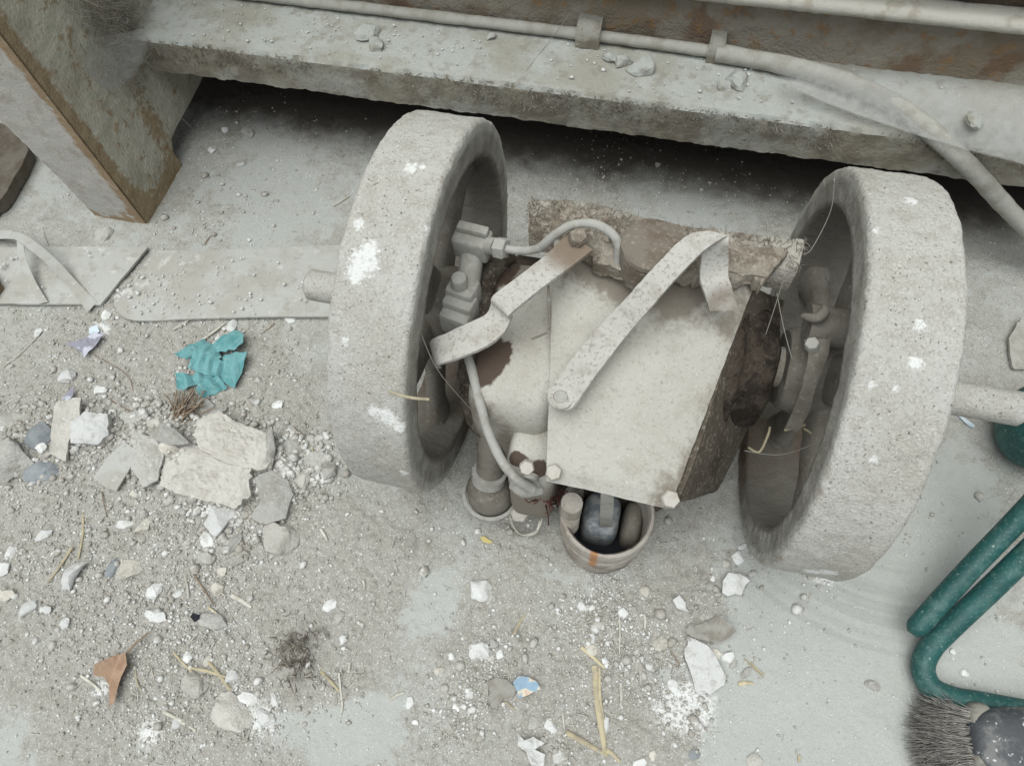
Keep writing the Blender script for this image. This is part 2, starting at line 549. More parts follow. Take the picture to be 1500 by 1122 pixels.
def sheet(mb, G, th, down=False):
    """solid slab from a grid of points (m, n, 3)"""
    G = np.asarray(G, float)
    m, n = G.shape[:2]
    du = np.gradient(G, axis=0); dv = np.gradient(G, axis=1)
    N = np.cross(du, dv); N /= np.linalg.norm(N, axis=2)[..., None] + 1e-12
    if N[..., 2].mean() < 0:
        N = -N
    B = G - (np.array([0, 0, th]) if down else N * th)
    V = np.vstack([G.reshape(-1, 3), B.reshape(-1, 3)])
    o = m * n
    F = []
    for i in range(m - 1):
        for j in range(n - 1):
            a, b, c, d = i * n + j, i * n + j + 1, (i + 1) * n + j + 1, (i + 1) * n + j
            F.append((a, b, c, d)); F.append((o + d, o + c, o + b, o + a))
    ring = [j for j in range(n)] + [i * n + n - 1 for i in range(1, m)] + [(m - 1) * n + j for j in range(n - 2, -1, -1)] + [i * n for i in range(m - 2, 0, -1)]
    for k in range(len(ring)):
        a, b = ring[k], ring[(k + 1) % len(ring)]
        F.append((b, a, o + a, o + b))
    mb.add(V, F)
    return mb


def ribbon(mb, pairs, th, n=40, w=6, crown=0.0):
    """pairs: list of ((u,v,z),(u,v,z)) edge points"""
    A = catmull(PP([q[0] for q in pairs]), n)
    B = catmull(PP([q[1] for q in pairs]), n)
    t = np.linspace(0, 1, w)
    G = A[:, None] * (1 - t)[None, :, None] + B[:, None] * t[None, :, None]
    G[..., 2] += crown * (1 - (2 * t - 1) ** 2)[None, :]
    sheet(mb, G, th)
    return mb


def box(mb, x0, x1, y0, y1, z0, z1, bev=0.002, seg=2, R=None, c=None):
    bm = bmesh.new()
    bmesh.ops.create_cube(bm, size=1)
    for v in bm.verts:
        v.co = Vector(((x0 + x1) / 2 + v.co.x * (x1 - x0), (y0 + y1) / 2 + v.co.y * (y1 - y0), (z0 + z1) / 2 + v.co.z * (z1 - z0)))
    if bev:
        bmesh.ops.bevel(bm, geom=bm.edges[:] + bm.verts[:], offset=bev, segments=seg, affect='EDGES', profile=0.5)
    bm.verts.index_update()
    V = np.array([v.co[:] for v in bm.verts])
    F = [[v.index for v in f.verts] for f in bm.faces]
    bm.free()
    if R is not None:
        M = np.array(Euler(R).to_matrix())
        V = V @ M.T
    if c is not None:
        V = V + np.asarray(c)
    mb.add(V, F)
    return mb


def hexbolt(mb, c, r, h, axis=(0, 0, 1), tilt=0.2):
    a = Vector(axis).normalized()
    q = np.array(a.to_track_quat('Z', 'Y').to_matrix())
    prof = [(-h, r * 0.98), (h * 0.7, r), (h, r * 0.86)]
    ang = np.arange(6) * math.pi / 3 + tilt
    V, F = [], []
    for z, rr in prof:
        V.append(np.stack([rr * np.cos(ang), rr * np.sin(ang), np.full(6, z)], 1))
    for i in range(2):
        for j in range(6):
            F.append((i * 6 + j, i * 6 + (j + 1) % 6, (i + 1) * 6 + (j + 1) % 6, (i + 1) * 6 + j))
    F.append((12, 13, 14, 15, 16, 17))
    F.append((5, 4, 3, 2, 1, 0))
    mb.add(np.vstack(V) @ q.T + np.asarray(c), F)
    return mb


def extrude(mb, poly, x0, x1, n, step=0.006, taper=None):
    """closed (y,z) outline swept along x with dense rings"""
    poly = np.asarray(poly, float)
    pts = []
    for i in range(len(poly)):
        a, b = poly[i], poly[(i + 1) % len(poly)]
        k = max(1, int(np.linalg.norm(b - a) / step))
        for t in range(k):
            pts.append(a + (b - a) * t / k)
    pts = np.array(pts)
    m = len(pts)
    V, F = [], []
    for x in np.linspace(x0, x1, n):
        V.append(np.column_stack([np.full(m, x), pts]))
    for i in range(n - 1):
        for j in range(m):
            F.append((i * m + j, i * m + (j + 1) % m, (i + 1) * m + (j + 1) % m, (i + 1) * m + j))
    F.append(tuple(range(m))[::-1]); F.append(tuple((n - 1) * m + j for j in range(m)))
    mb.add(np.vstack(V), F)
    return mb


def mk(name, mb, mat, parent=None, smooth=40, origin=None, rough=None, attrs=None, kind=None, label=None, cat=None, group=None):
    me = bpy.data.meshes.new(name)
    V = mb.verts()
    if origin is not None:
        V = V - np.asarray(origin)
    me.from_pydata(V.tolist(), [], mb.f)
    me.update()
    bm = bmesh.new(); bm.from_mesh(me)
    bmesh.ops.recalc_face_normals(bm, faces=bm.faces)
    bm.to_mesh(me); bm.free()
    if rough:
        displace(me, rough, origin)
    me.polygons.foreach_set('use_smooth', np.ones(len(me.polygons), bool))
    if smooth is not None:
        me.set_sharp_from_angle(angle=math.radians(smooth))
    me.materials.append(MATS[mat])
    if attrs:
        co = getco(me) + (0 if origin is None else np.asarray(origin))
        for an, fn in attrs.items():
            at = me.attributes.new(an, 'FLOAT', 'POINT')
            at.data.foreach_set('value', np.ascontiguousarray(np.clip(fn(co), 0, 1), dtype=np.float32))
    o = bpy.data.objects.new(name, me)
    COL.objects.link(o)
    if origin is not None:
        o.location = origin
    if parent is not None:
        o.parent = parent
        if origin is not None:
            o.location = np.asarray(origin) - np.array(world_loc(parent))
    if kind: o['kind'] = kind
    if label: o['label'] = label
    if cat: o['category'] = cat
    if group: o['group'] = group
    return o


def world_loc(o):
    p = np.array(o.location)
    while o.parent is not None:
        o = o.parent
        p = p + np.array(o.location)
    return p


def getco(me):
    a = np.empty(len(me.vertices) * 3, np.float32)
    me.vertices.foreach_get('co', a)
    return a.reshape(-1, 3).astype(float)


def displace(me, layers, origin=None):
    co = getco(me)
    nn = np.empty(len(me.vertices) * 3, np.float32)
    me.vertex_normals.foreach_get('vector', nn)
    nn = nn.reshape(-1, 3)
    for k, (sc, amp) in enumerate(layers):
        s = co + (0 if origin is None else np.asarray(origin))
        co = co + nn * ((fbm(s * sc, 3, 11 + 7 * k) - 0.5) * 2 * amp)[:, None]
    me.vertices.foreach_set('co', co.astype(np.float32).ravel())
    me.update()


def empty(name, loc, label, cat, group=None):
    o = bpy.data.objects.new(name, None)
    o.empty_display_size = 0.02
    COL.objects.link(o)
    o.location = loc
    o['label'] = label
    o['category'] = cat
    if group: o['group'] = group
    return o


def gauss(co, c, r, r2=None):
    d = ((co[:, 0] - c[0]) / r) ** 2 + ((co[:, 1] - c[1]) / (r2 or r)) ** 2
    return np.exp(-d)


def blob3(co, c, r, seed=0, wob=0.6, sc=90):
    d = np.linalg.norm(co - np.asarray(c), axis=1) / r
    return 1 - sstep(d + (fbm(co * sc, 4, seed) - 0.5) * 2 * wob, 0.4, 1.2)


# ------------------------------------------------------------------ the floor
xs = np.concatenate([[-6, -4, -2.6, -1.9, -1.6], np.arange(-1.42, 0.78, 0.0023), [0.95, 1.2, 1.8, 2.8, 4, 6]])
ys = np.concatenate([[-6, -4, -2.6, -1.7, -1.1, -0.8], np.arange(-0.62, 0.56, 0.0023), [0.6, 0.8, 1.2, 2, 3, 4, 6]])
GX, GY = np.meshgrid(xs, ys)
fco = np.column_stack([GX.ravel(), GY.ravel(), np.zeros(GX.size)])
DIRT = [(60, 660, 140, 1.0), (230, 690, 150, 1.0), (380, 680, 120, 1.0), (120, 520, 120, .7), (330, 530, 110, .7), (60, 880, 120, .8),
        (200, 900, 140, .9), (330, 860, 120, .8), (330, 1040, 110, .8), (120, 1060, 90, .3), (430, 960, 60, .8), (500, 1000, 60, .8),
        (600, 780, 130, .6), (700, 960, 80, .7), (650, 1050, 60, .5), (900, 900, 90, .8), (880, 1000, 90, .9), (1000, 930, 90, .6),
        (830, 1090, 70, .7), (480, 840, 90, .5), (1050, 770, 80, .4), (950, 1090, 60, .5), (520, 900, 50, .5)]
BARE = [(610, 880, 60, .9), (160, 755, 60, .8), (90, 920, 45, .8), (440, 930, 60, .8), (545, 1065, 55, 1.0), (720, 1060, 50, .8), (1210, 1050, 130, 1.0),
        (1080, 1060, 90, .7), (1280, 960, 80, .5), (970, 1000, 40, .7), (90, 1090, 90, .7), (430, 1080, 60, .8), (780, 830, 60, .6), (660, 920, 60, .5),
        (1330, 860, 120, .9), (1180, 920, 110, .8), (1400, 720, 80, .7), (1440, 1000, 110, .8), (1060, 800, 70, .4), (400, 260, 120, .5), (400, 320, 90, .5), (1000, 310, 140, .6), (200, 960, 40, .5), (100, 265, 70, .5), (1330, 900, 60, .5)]


def pxfield(co, lst):
    s = 0
    for u, v, r, w in lst:
        c = PZ(u, v, 0)
        rr = r * np.linalg.norm(c - CAM_LOC) / FPX
        s = s + w * gauss(co, c, rr)
    return s


nz = fbm(fco * np.array([14, 14, 1]), 5, 3)
nz2 = fbm(fco * np.array([60, 60, 1]), 4, 9)
dirt = np.clip(pxfield(fco, DIRT) * 1.1 + (nz - 0.5) * 2.2 + (nz2 - 0.5) * 0.9 - 0.08, 0, 1)
bare = np.clip(pxfield(fco, BARE) * 1.1 + (nz2 - 0.5) * 1.6 - 0.75 * dirt + (0.5 - nz) * 1.2, 0, 1)
dirt = dirt * (1 - 0.6 * bare)
wc = PZ(993, 1040)
white = .85 * gauss(fco, wc, 0.034, 0.028) + .5 * gauss(fco, wc + np.array([.02, .015, 0]), .03)
for u, v, r in ((300, 690, .05), (430, 690, .04), (250, 640, .04), (120, 640, .04), (30, 660, .04), (340, 770, .03), (385, 1052, .022), (150, 485, .02), (190, 440, .025), (255, 430, .02), (330, 740, .02), (1205, 838, .02), (220, 1075, .018), (150, 1010, .012)):
    white = np.maximum(white, (.62 if r > .025 else .9) * gauss(fco, PZ(u, v), r))
sc_ = PZ(1300, 760)
rad = np.hypot(fco[:, 0] - sc_[0], fco[:, 1] - sc_[1] - 0.12)
streak = gauss(fco, PZ(1240, 885), 0.16, 0.07) * np.clip(vnoise(np.column_stack([rad * 260, 0 * rad, 0 * rad]), 5) * 1.6 - 0.3, 0, 1) * 1.4
oil_shade = 0.9 * gauss(fco, PZ(810, 690), 0.04) + 0.6 * gauss(fco, (0.02, 0.0), 0.13, 0.12)
oil_shade = np.clip(oil_shade * (0.4 + 1.2 * nz2) + 0.9 * sstep(fco[:, 1] + 0.04 * (nz2 - .5) + 0.06 * (nz - .5), .35, .48), 0, 1) * 0.95  # brown dirt under the beam, deepened and drawn forward as painted shade
fine = fbm(fco * np.array([170, 170, 1]), 4, 21)
crumb = np.maximum(0, vnoise(fco * np.array([210, 210, 1]), 77) - 0.55) * 2.2
fz = 0.004 * (nz - 0.5) + dirt * (0.0030 + 0.0055 * (fine - 0.45) + 0.0020 * crumb) + 0.0010 * (fine - 0.5)
for u, v, r, h in ((490, 660, .03, .004), (600, 725, .03, .004), (1200, 845, .03, .004), (1120, 830, .02, .003), (310, 680, .075, .014), (430, 680, .05, .010), (50, 655, .06, .012), (130, 630, .05, .009), (230, 650, .05, .009), (433, 958, .018, .008)):
    fz += h * gauss(fco, PZ(u, v), r) * (0.5 + nz2)
fz[(np.abs(fco[:, 0]) > 1.5) | (np.abs(fco[:, 1]) > 0.75)] = 0
fco[:, 2] = fz
nx, ny = len(xs), len(ys)
idx = np.arange(nx * ny).reshape(ny, nx)
quads = np.stack([idx[:-1, :-1], idx[:-1, 1:], idx[1:, 1:], idx[1:, :-1]], -1).reshape(-1, 4)
me = bpy.data.meshes.new('floor')
me.vertices.add(nx * ny)
me.vertices.foreach_set('co', fco.astype(np.float32).ravel())
me.loops.add(quads.size)
me.loops.foreach_set('vertex_index', quads.astype(np.int32).ravel())
me.polygons.add(len(quads))
me.polygons.foreach_set('loop_start', np.arange(0, quads.size, 4, dtype=np.int32))
me.polygons.foreach_set('loop_total', np.full(len(quads), 4, np.int32))
me.polygons.foreach_set('use_smooth', np.ones(len(quads), bool))
me.update(calc_edges=True)
for an, arr in (('dirt', dirt), ('bare', bare), ('white', white), ('streak', streak), ('oil_shade', oil_shade)):
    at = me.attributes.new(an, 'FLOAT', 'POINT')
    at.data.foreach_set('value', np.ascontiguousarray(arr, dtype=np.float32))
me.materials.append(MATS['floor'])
floor = bpy.data.objects.new('floor', me)
COL.objects.link(floor)
floor['kind'] = 'structure'
floor['label'] = 'dusty grey concrete floor strewn with grit and dirt'
FZ = fz.reshape(ny, nx)


def fh(x, y):
    i = np.clip(np.searchsorted(ys, y) - 1, 0, ny - 2)
    j = np.clip(np.searchsorted(xs, x) - 1, 0, nx - 2)
    return FZ[i, j]


def dirt_at(x, y):
    i = np.clip(np.searchsorted(ys, y) - 1, 0, ny - 2)
    j = np.clip(np.searchsorted(xs, x) - 1, 0, nx - 2)
    return dirt.reshape(ny, nx)[i, j]


def PG(u, v, dz=0.0):
    p = PZ(u, v, 0)
    p = PZ(u, v, float(fh(p[0], p[1])))
    p[2] += dz
    return p


# ------------------------------------------------------------------ the machine stand behind
rng = np.random.default_rng(7)
stand = empty('machine_stand', (-0.8, 0.3, 0), 'rusty dust covered steel machine stand with thick leg and long beam behind the engine', 'machine stand')


def fibres(mb, P, N, length, rad=0.0003, curl=0.7):
    for p, n in zip(P, N):
        d = n + rng.normal(0, curl, 3)
        d /= np.linalg.norm(d)
        q = [p]
        L = length * rng.uniform(0.4, 1.3) / 3
        for k in range(3):
            d = d + rng.normal(0, 0.5, 3); d /= np.linalg.norm(d)
            q.append(q[-1] + d * L)
        tube(mb, q, [rad, rad, rad, rad * 0.5], 3, caps=False)


lp = [(0.178, -0.01), (0.305, -0.01), (0.302, 0.03), (0.315, 0.05), (0.437, 0.06), (0.50, 0.07), (0.52, 0.30), (0.52, 0.62), (0.178, 0.62)]


def leg_shape(mb, x0, x1):
    extrude(mb, lp, x0, x1, 18, 0.006)
    V = mb.v[-1]
    fy = sstep(V[:, 2], 0, 0.3)
    V[:, 0] -= np.where(V[:, 0] < (x0 + x1) / 2, 0.03 * fy, 0)
    return mb


edge_rust = lambda c: np.exp(-((c[:, 0] + 0.762) / 0.015) ** 2 - ((c[:, 1] - 0.180) / 0.022) ** 2) * (0.1 + 1.5 * fbm(c * 160, 3, 4)) \
    + 0.7 * np.exp(-(c[:, 2] / 0.04) ** 2) * (fbm(c * 60, 3, 5) > 0.52)
mb = leg_shape(MB(), -0.85, -0.758)
leg = mk('leg', mb, 'leg_side', stand, 35, (-0.8, 0.3, 0), ((25, 0.0025), (120, 0.0014)), {'rust': edge_rust, 'grime': lambda c: 0 * c[:, 0]})
leg.data.materials.append(MATS['leg_front'])
nf = np.empty(len(leg.data.polygons) * 3, np.float32)
leg.data.polygons.foreach_get('normal', nf)
leg.data.polygons.foreach_set('material_index', (nf.reshape(-1, 3)[:, 1] < -0.7).astype(np.int32))
zr = np.concatenate([np.linspace(0.0, 0.07, 24), np.linspace(0.074, 0.4, 70), np.linspace(.42, .62, 6)])
yb = np.interp(zr, [0, .03, .05, .058, .07, .3, .62], [.305, .302, .315, .437, .50, .52, .52])
tt = np.linspace(0, 1, 70)
GL = np.stack([np.full((len(zr), 70), -0.7545), 0.1785 + (yb[:, None] - 0.1785) * tt[None, :], np.repeat(zr[:, None], 70, 1)], -1)
mb = MB().add(GL.reshape(-1, 3), [(i * 70 + j, i * 70 + j + 1, (i + 1) * 70 + j + 1, (i + 1) * 70 + j) for i in range(len(zr) - 1) for j in range(69)])
side = mk('side_face', mb, 'leg_side', stand, 60, (-0.8, 0.3, 0), ((25, 0.0012), (110, 0.0012)), {'rust': lambda c: np.exp(-((c[:, 1] - .178) / .024) ** 2) + .75 * np.exp(-(c[:, 2] / .05) ** 2) + .7 * np.exp(-((c[:, 1] - .30) / .03) ** 2 - ((c[:, 2] - .1) / .06) ** 2),
        'grime': lambda c: np.exp(-((c[:, 1] - .34) / .06) ** 2) * sstep(c[:, 2], .08, .2)})
# beam: a channel with a flat dusty top
bp_ = [(0.352, 0.148), (0.350, 0.200), (0.354, 0.2055), (0.40, 0.2065), (0.47, 0.207), (0.47, 0.148)]
mb = extrude(MB(), bp_, -0.757, 1.15, 420, 0.005)
beam = mk('beam', mb, 'frame_paint', stand, 35, (0.2, 0.4, 0.148), ((18, 0.0012), (55, 0.0024), (170, 0.0016)))
beam.data.materials.append(MATS['flange_dust'])
nf = np.empty(len(beam.data.polygons) * 3, np.float32)
beam.data.polygons.foreach_get('normal', nf)
beam.data.polygons.foreach_set('material_index', (nf.reshape(-1, 3)[:, 2] > 0.45).astype(np.int32))
mb = extrude(MB(), [(0.462, 0.20), (0.464, 0.284), (0.50, 0.284), (0.50, 0.20)], -0.757, 1.15, 260, 0.006)
mk('upper_panel', mb, 'rust_panel', stand, 35, (0.2, 0.47, 0.2), ((25, 0.003), (120, 0.002)))
mb = extrude(MB(), [(0.440, 0.287), (0.436, 0.292), (0.436, 0.298), (0.441, 0.303), (0.50, 0.305), (0.50, 0.286)], -0.757, 1.15, 220, 0.005)
mk('rail', mb, 'rail_paint', stand, 50, (0.2, 0.44, 0.29), ((40, 0.0012), (200, 0.0008)))
mb = extrude(MB(), [(0.462, 0.306), (0.462, 0.345), (0.50, 0.345), (0.50, 0.306)], -0.757, 1.15, 160, 0.01)
mk('recessed_panel', mb, 'dark_brown', stand, 35, (0.2, 0.47, 0.31), ((25, 0.002),))
mb = extrude(MB(), [(0.44, 0.346), (0.436, 0.352), (0.436, 1.5), (0.52, 1.5), (0.52, 0.346)], -1.3, 1.15, 60, 0.03)  # upper lip, plus unseen tall body raised to shade the floor behind the wheels
mk('rail_and_unseen_body', mb, 'rail_paint', stand, 35, (0.2, 0.45, 0.35), ((40, 0.001),))
mb = extrude(MB(), [(0.80, -0.01), (0.80, 0.146), (0.84, 0.146), (0.84, -0.01)], -1.3, 1.15, 60, 0.02)
mk('light_block_plate', mb, 'dark_brown', stand, 35, (0.2, 0.8, 0), ((25, 0.004),))  # unseen plate, added to block light from behind
mb = extrude(MB(), [(0.472, 0.150), (0.86, 0.150), (0.86, 1.5), (0.522, 1.5), (0.522, 0.19), (0.472, 0.19)], -1.3, 1.15, 40, 0.03)
mk('unseen_tray_body', mb, 'dark_brown', stand, 35, (0.2, 0.6, 0.15), ((25, 0.002),))  # unseen ceiling and tall body, added to darken the floor below and in front
# fluff on the beam face, on the leg and along the panel
mb = MB()
n = 3000
X = rng.uniform(-0.75, 0.6, n); Zf = rng.uniform(0.168, 0.204, n)
keep = fbm(np.column_stack([X * 9, Zf * 20, 0 * X]), 3, 8) + 0.25 * (Zf - 0.15) / 0.05 > 0.60
X, Zf = X[keep], Zf[keep]
fibres(mb, np.column_stack([X, np.full(len(X), 0.351), Zf]), np.tile([0, -1.0, 0.1], (len(X), 1)), 0.007, 0.0005, 1.1)
mk('dust_fluff', mb, 'fluff', stand, None, kind='stuff', origin=(0, 0.35, 0.2))
mb = MB()
n = 900
P = np.column_stack([np.full(n, -0.757), rng.normal(0.335, .035, n), rng.normal(0.23, .05, n)])
fibres(mb, P, np.tile([1.0, -0.4, 0.2], (n, 1)), 0.030, 0.00036, 0.8)
mk('dust_fluff', mb, 'web_thread', stand, None, kind='stuff', origin=(-0.757, 0.3, 0.25))

# conduit running along the beam, hose hanging from it
conduit = empty('conduit', (-0.1, 0.448, 0.208), 'long dusty conduit clamped along the beam, turning into a thick hose at right', 'conduit')
mb = tube(MB(), [(-0.757, 0.452, 0.217), (-0.5, 0.451, 0.217), (-0.124, 0.449, 0.217), (0.07, 0.444, 0.217)], 0.0075, 14, 160)
mk('pipe', mb, 'hose_dust', conduit, 60, rough=((60, 0.0012), (200, .0006)), origin=(-0.1, 0.448, 0.208))
hp = [(0.058, 0.442, 0.218), *[tuple(PZ(*q)) for q in ((1130, 92, .220), (1200, 108, .222), (1270, 133, .222), (1330, 166, .220), (1385, 212, .208), (1430, 255, .175), (1480, 310, .11), (1540, 370, .05), (1620, 450, .02))]]
mb = tube(MB(), hp, [0.0112, 0.0112, .0112, .0112, .0114, .0112, .011, .011, .011, .011], 18, 200)
mk('hose', mb, 'hose_dust', conduit, 60, rough=((50, 0.0012), (200, .0006)), origin=(-0.1, 0.448, 0.208))
for x, w, zz in ((-0.112, 0.016, 0.030), (0.056, 0.010, 0.0285)):
    mb = MB()
    A = [(-.006, -.022), (-.006, 0.001), (-.008, zz - .02), (-.004, zz - .003), (.004, zz - .003), (0.016, zz - .012), (0.016, -.022)]
    pr = [(0.446 - 0.012, 0.2072), (0.446 - 0.0115, 0.2200), (0.446 - 0.008, 0.2068 + zz - 0.006), (0.446, 0.2068 + zz), (0.446 + .012, 0.2068 + zz), (0.446 + .02, 0.2068 + zz), (0.446 + .02, .2072)]
    extrude(mb, pr, x - w, x + w, 8, 0.004)
    mk('clamp', mb, 'frame_paint', conduit, 40, rough=((60, .001),), origin=(x, 0.446, 0.21))

# ------------------------------------------------------------------ the engine
eng = empty('engine', (0.0, -0.03, 0.0), 'dust caked small engine with two heavy spoked flywheels standing on the floor', 'engine')
EO = (0.0, -0.03, 0.0)
AX = 0.2


def flywheel(xi, xo, R, sgn, seed, spoke_ph):
    """xi: face towards the engine, xo: outer face"""
    T, e = 0.038, 0.0055
    lo, hi = min(xi, xo), max(xi, xo)
    prof = []

    def seg(a, b, k):
        for t in range(k):
            prof.append((a[0] + (b[0] - a[0]) * t / k, a[1] + (b[1] - a[1]) * t / k))

    def arc(cx, cr, a0, a1, k, r):
        for t in range(k):
            a = math.radians(a0 + (a1 - a0) * t / k)
            prof.append((cx + r * math.cos(a), cr + r * math.sin(a)))

    seg((lo + e, R), (hi - e, R), 32)
    arc(hi - e, R - e, 90, 0, 9, e)
    seg((hi, R - e), (hi, R - T + e), 8)
    arc(hi - e, R - T + e, 0, -90, 4, e)
    seg((hi - e, R - T), ((lo + hi) / 2, R - T - 0.006), 8)
    seg(((lo + hi) / 2, R - T - 0.006), (lo + e, R - T), 8)
    arc(lo + e, R - T + e, -90, -180, 4, e)
    seg((lo, R - T + e), (lo, R - e), 8)
    arc(lo + e, R - e, 180, 90, 9, e)
    mb = lathe(MB(), prof, 440, 'x', (0, 0, AX), closed=True)
    c0 = np.array([(xi + xo) / 2, 0, AX])

    def radial(c):
        return np.hypot(c[:, 1], c[:, 2] - AX)

    def grime(c):
        face = sstep(np.abs(c[:, 0] - (lo + hi) / 2), 0.028, 0.036)
        inner = 1 - sstep(radial(c), R - T + 0.002, R - T + 0.007)
        g = 0.55 * face * (1 - sstep(radial(c), R - 0.014, R - 0.004)) + 0.95 * inner
        return g * (0.55 + 0.9 * fbm(c * 35, 4, seed))

    def wht(c):
        w = 0 * c[:, 0]
        for (u, v, r) in WH[sgn]:
            d = ray(u, v)
            # spot on the tread where the sight line meets the cylinder
            A = d[1] ** 2 + d[2] ** 2
            oy, oz = CAM_LOC[1], CAM_LOC[2] - AX
            B = oy * d[1] + oz * d[2]
            D = B * B - A * (oy * oy + oz * oz - R * R)
            if D < 0: continue
            t = (-B - math.sqrt(D)) / A
            p = CAM_LOC + t * d
            w = np.maximum(w, 1.15 * np.exp(-(np.linalg.norm(c - p, axis=1) / r) ** 2))
        return w

    def rst(c):
        low = np.exp(-((c[:, 2]) / 0.05) ** 2) * (c[:, 1] < 0.02)
        edge = 0.5 * np.exp(-((c[:, 0] - xi) / 0.006) ** 2) * sstep(radial(c), R - 0.012, R)
        return (low * 0.9 + edge * sstep(fbm(c * 25, 3, 6), .5, .62)) * (0.4 + 0.9 * fbm(c * 45, 4, seed + 2))

    fw = mk('flywheel', mb, 'rim_dust', eng, 50, c0, ((14, 0.0014), (45, 0.0009), (130, 0.0009), (320, 0.0006)), {'grime': grime, 'white': wht, 'rust': rst})
    # hub
    d = 0.045
    hb = lathe(MB(), [(c0[0] - d, 0.0), (c0[0] - d, 0.038), (c0[0] - d + .004, 0.042), (c0[0] - 0.02, 0.047), (c0[0] + 0.02, 0.047), (c0[0] + d - .004, 0.042), (c0[0] + d, 0.038), (c0[0] + d, 0)], 40, 'x', (0, 0, AX))
    mk('hub', hb, 'spoke_dust', fw, 40, c0, ((60, .0012),))
    for k in range(5):
        a = spoke_ph + k * 2 * math.pi / 5
        rr = np.linspace(0.036, R - T + 0.004, 14)
        ct, st = math.cos(a), math.sin(a)
        V, F = [], []
        for q, r in enumerate(rr):
            t = (r - rr[0]) / (rr[-1] - rr[0])
            w = 0.027 - 0.008 * math.sin(t * math.pi * 0.8) + 0.012 * max(0, t - 0.75) * 4 * 0.5
            h = 0.013 - 0.003 * math.sin(t * math.pi) + 0.006 * max(0, t - 0.8) * 4
            for j in range(16):
                b = 2 * math.pi * j / 16
                lx, lw = h * np.sign(math.cos(b)) * abs(math.cos(b)) ** 0.8, w * np.sign(math.sin(b)) * abs(math.sin(b)) ** 0.8
                V.append((c0[0] + lx, r * ct - lw * st, AX + r * st + lw * ct))
        for q in range(13):
            for j in range(16):
                F.append((q * 16 + j, q * 16 + (j + 1) % 16, (q + 1) * 16 + (j + 1) % 16, (q + 1) * 16 + j))
        mk('spoke', MB().add(V, F), 'spoke_dust', fw, 60, c0, ((50, .0015), (160, .0008)))
    return fw


WH = {-1: [(533, 385, .016), (541, 368, .011), (522, 402, .010), (568, 612, .012), (548, 602, .008), (585, 626, .008), (600, 245, .008), (634, 335, .008), (592, 692, .007), (525, 330, .006), (506, 500, .005), (618, 245, .004)],
      1: [(1347, 477, .006), (1340, 532, .007), (1276, 564, .004), (1312, 568, .004), (1190, 836, .010), (1215, 838, .010), (1284, 338, .004), (1335, 295, .007), (1280, 672, .004)]}
flywheel(-0.1665, -0.2385, 0.1990, -1, 3, 0.5)
flywheel(0.1768, 0.2488, 0.2, 1, 5, 0.95)

# shaft
mb = lathe(MB(), [(-0.352, 0), (-0.352, .014), (-0.349, .0175), (-.2, .0175), (-.13, .022), (.13, .022), (.3, .0175), (.397, .0175), (.40, .015), (.40, 0)], 32, 'x', (0, 0, AX))
mk('crankshaft', mb, 'rim_dust', eng, 40, (0, 0, AX), ((60, .0008),))
# crankcase casting: dark and oily
mb = MB()
cz = np.linspace(0.02, 0.245, 26)
V, F = [], []
M_ = 72
for q, z in enumerate(cz):
    t = (z - 0.02) / 0.225
    hx = 0.082 + 0.008 * math.sin(t * 3.1) - 0.03 * max(0, t - 0.75)
    y0, y1 = -0.125, 0.085
    for j in range(M_):
        b = 2 * math.pi * j / M_
        e = 0.3
        V.append((0.016 + hx * np.sign(math.cos(b)) * abs(math.cos(b)) ** e, (y0 + y1) / 2 + (y1 - y0) / 2 * np.sign(math.sin(b)) * abs(math.sin(b)) ** e, z))
for q in range(len(cz) - 1):
    for j in range(M_):
        F.append((q * M_ + j, q * M_ + (j + 1) % M_, (q + 1) * M_ + (j + 1) % M_, (q + 1) * M_ + j))
F.append(tuple((len(cz) - 1) * M_ + j for j in range(M_)))
F.append(tuple(range(M_))[::-1])
cc = mk('crankcase', mb.add(V, F), 'grime', eng, 60, EO, ((20, .002), (60, .0018), (160, .0012)))
# bearing housing towards the right wheel
mb = lathe(MB(), [(0.07, 0), (0.07, .080), (.112, .078), (.116, .074), (.117, .066), (.134, .062), (.148, .058), (.152, .05), (.152, 0)], 60, 'x', (0, -.01, AX + .005))
mk('bearing_housing', mb, 'oil_dark', eng, 70, (0.12, 0, AX), ((20, .0022), (70, .0018), (160, .0012)))
mb = lathe(MB(), [(-0.095, 0), (-0.095, .07), (-.118, .07), (-.13, .055), (-.145, .05), (-.145, 0)], 60, 'x', (0, .0, AX))
mk('bearing_housing', mb, 'oil_dark', eng, 50, (-0.12, 0, AX), ((30, .003), (120, .0015)))
# flat cast side beside the plate's right edge
mb = ribbon(MB(), [((1098, 420, .300), (1150, 440, .215)), ((1072, 500, .285), (1132, 520, .19)), ((1045, 585, .268), (1108, 600, .165)), ((1012, 690, .245), (1060, 705, .12)), ((992, 738, .235), (1046, 722, .085))], .016, 60, 26)
mk('side_casting', mb, 'side_cast', eng, 50, EO, ((18, .002), (70, .0008), (180, .0006)))
# base feet
for yy in (-0.07, 0.06):
    mb = box(MB(), -0.08, 0.10, yy - .022, yy + .022, 0.0, 0.04, .005)
    mk('base_foot', mb, 'oil_dark', eng, 40, (0.02, yy, 0))

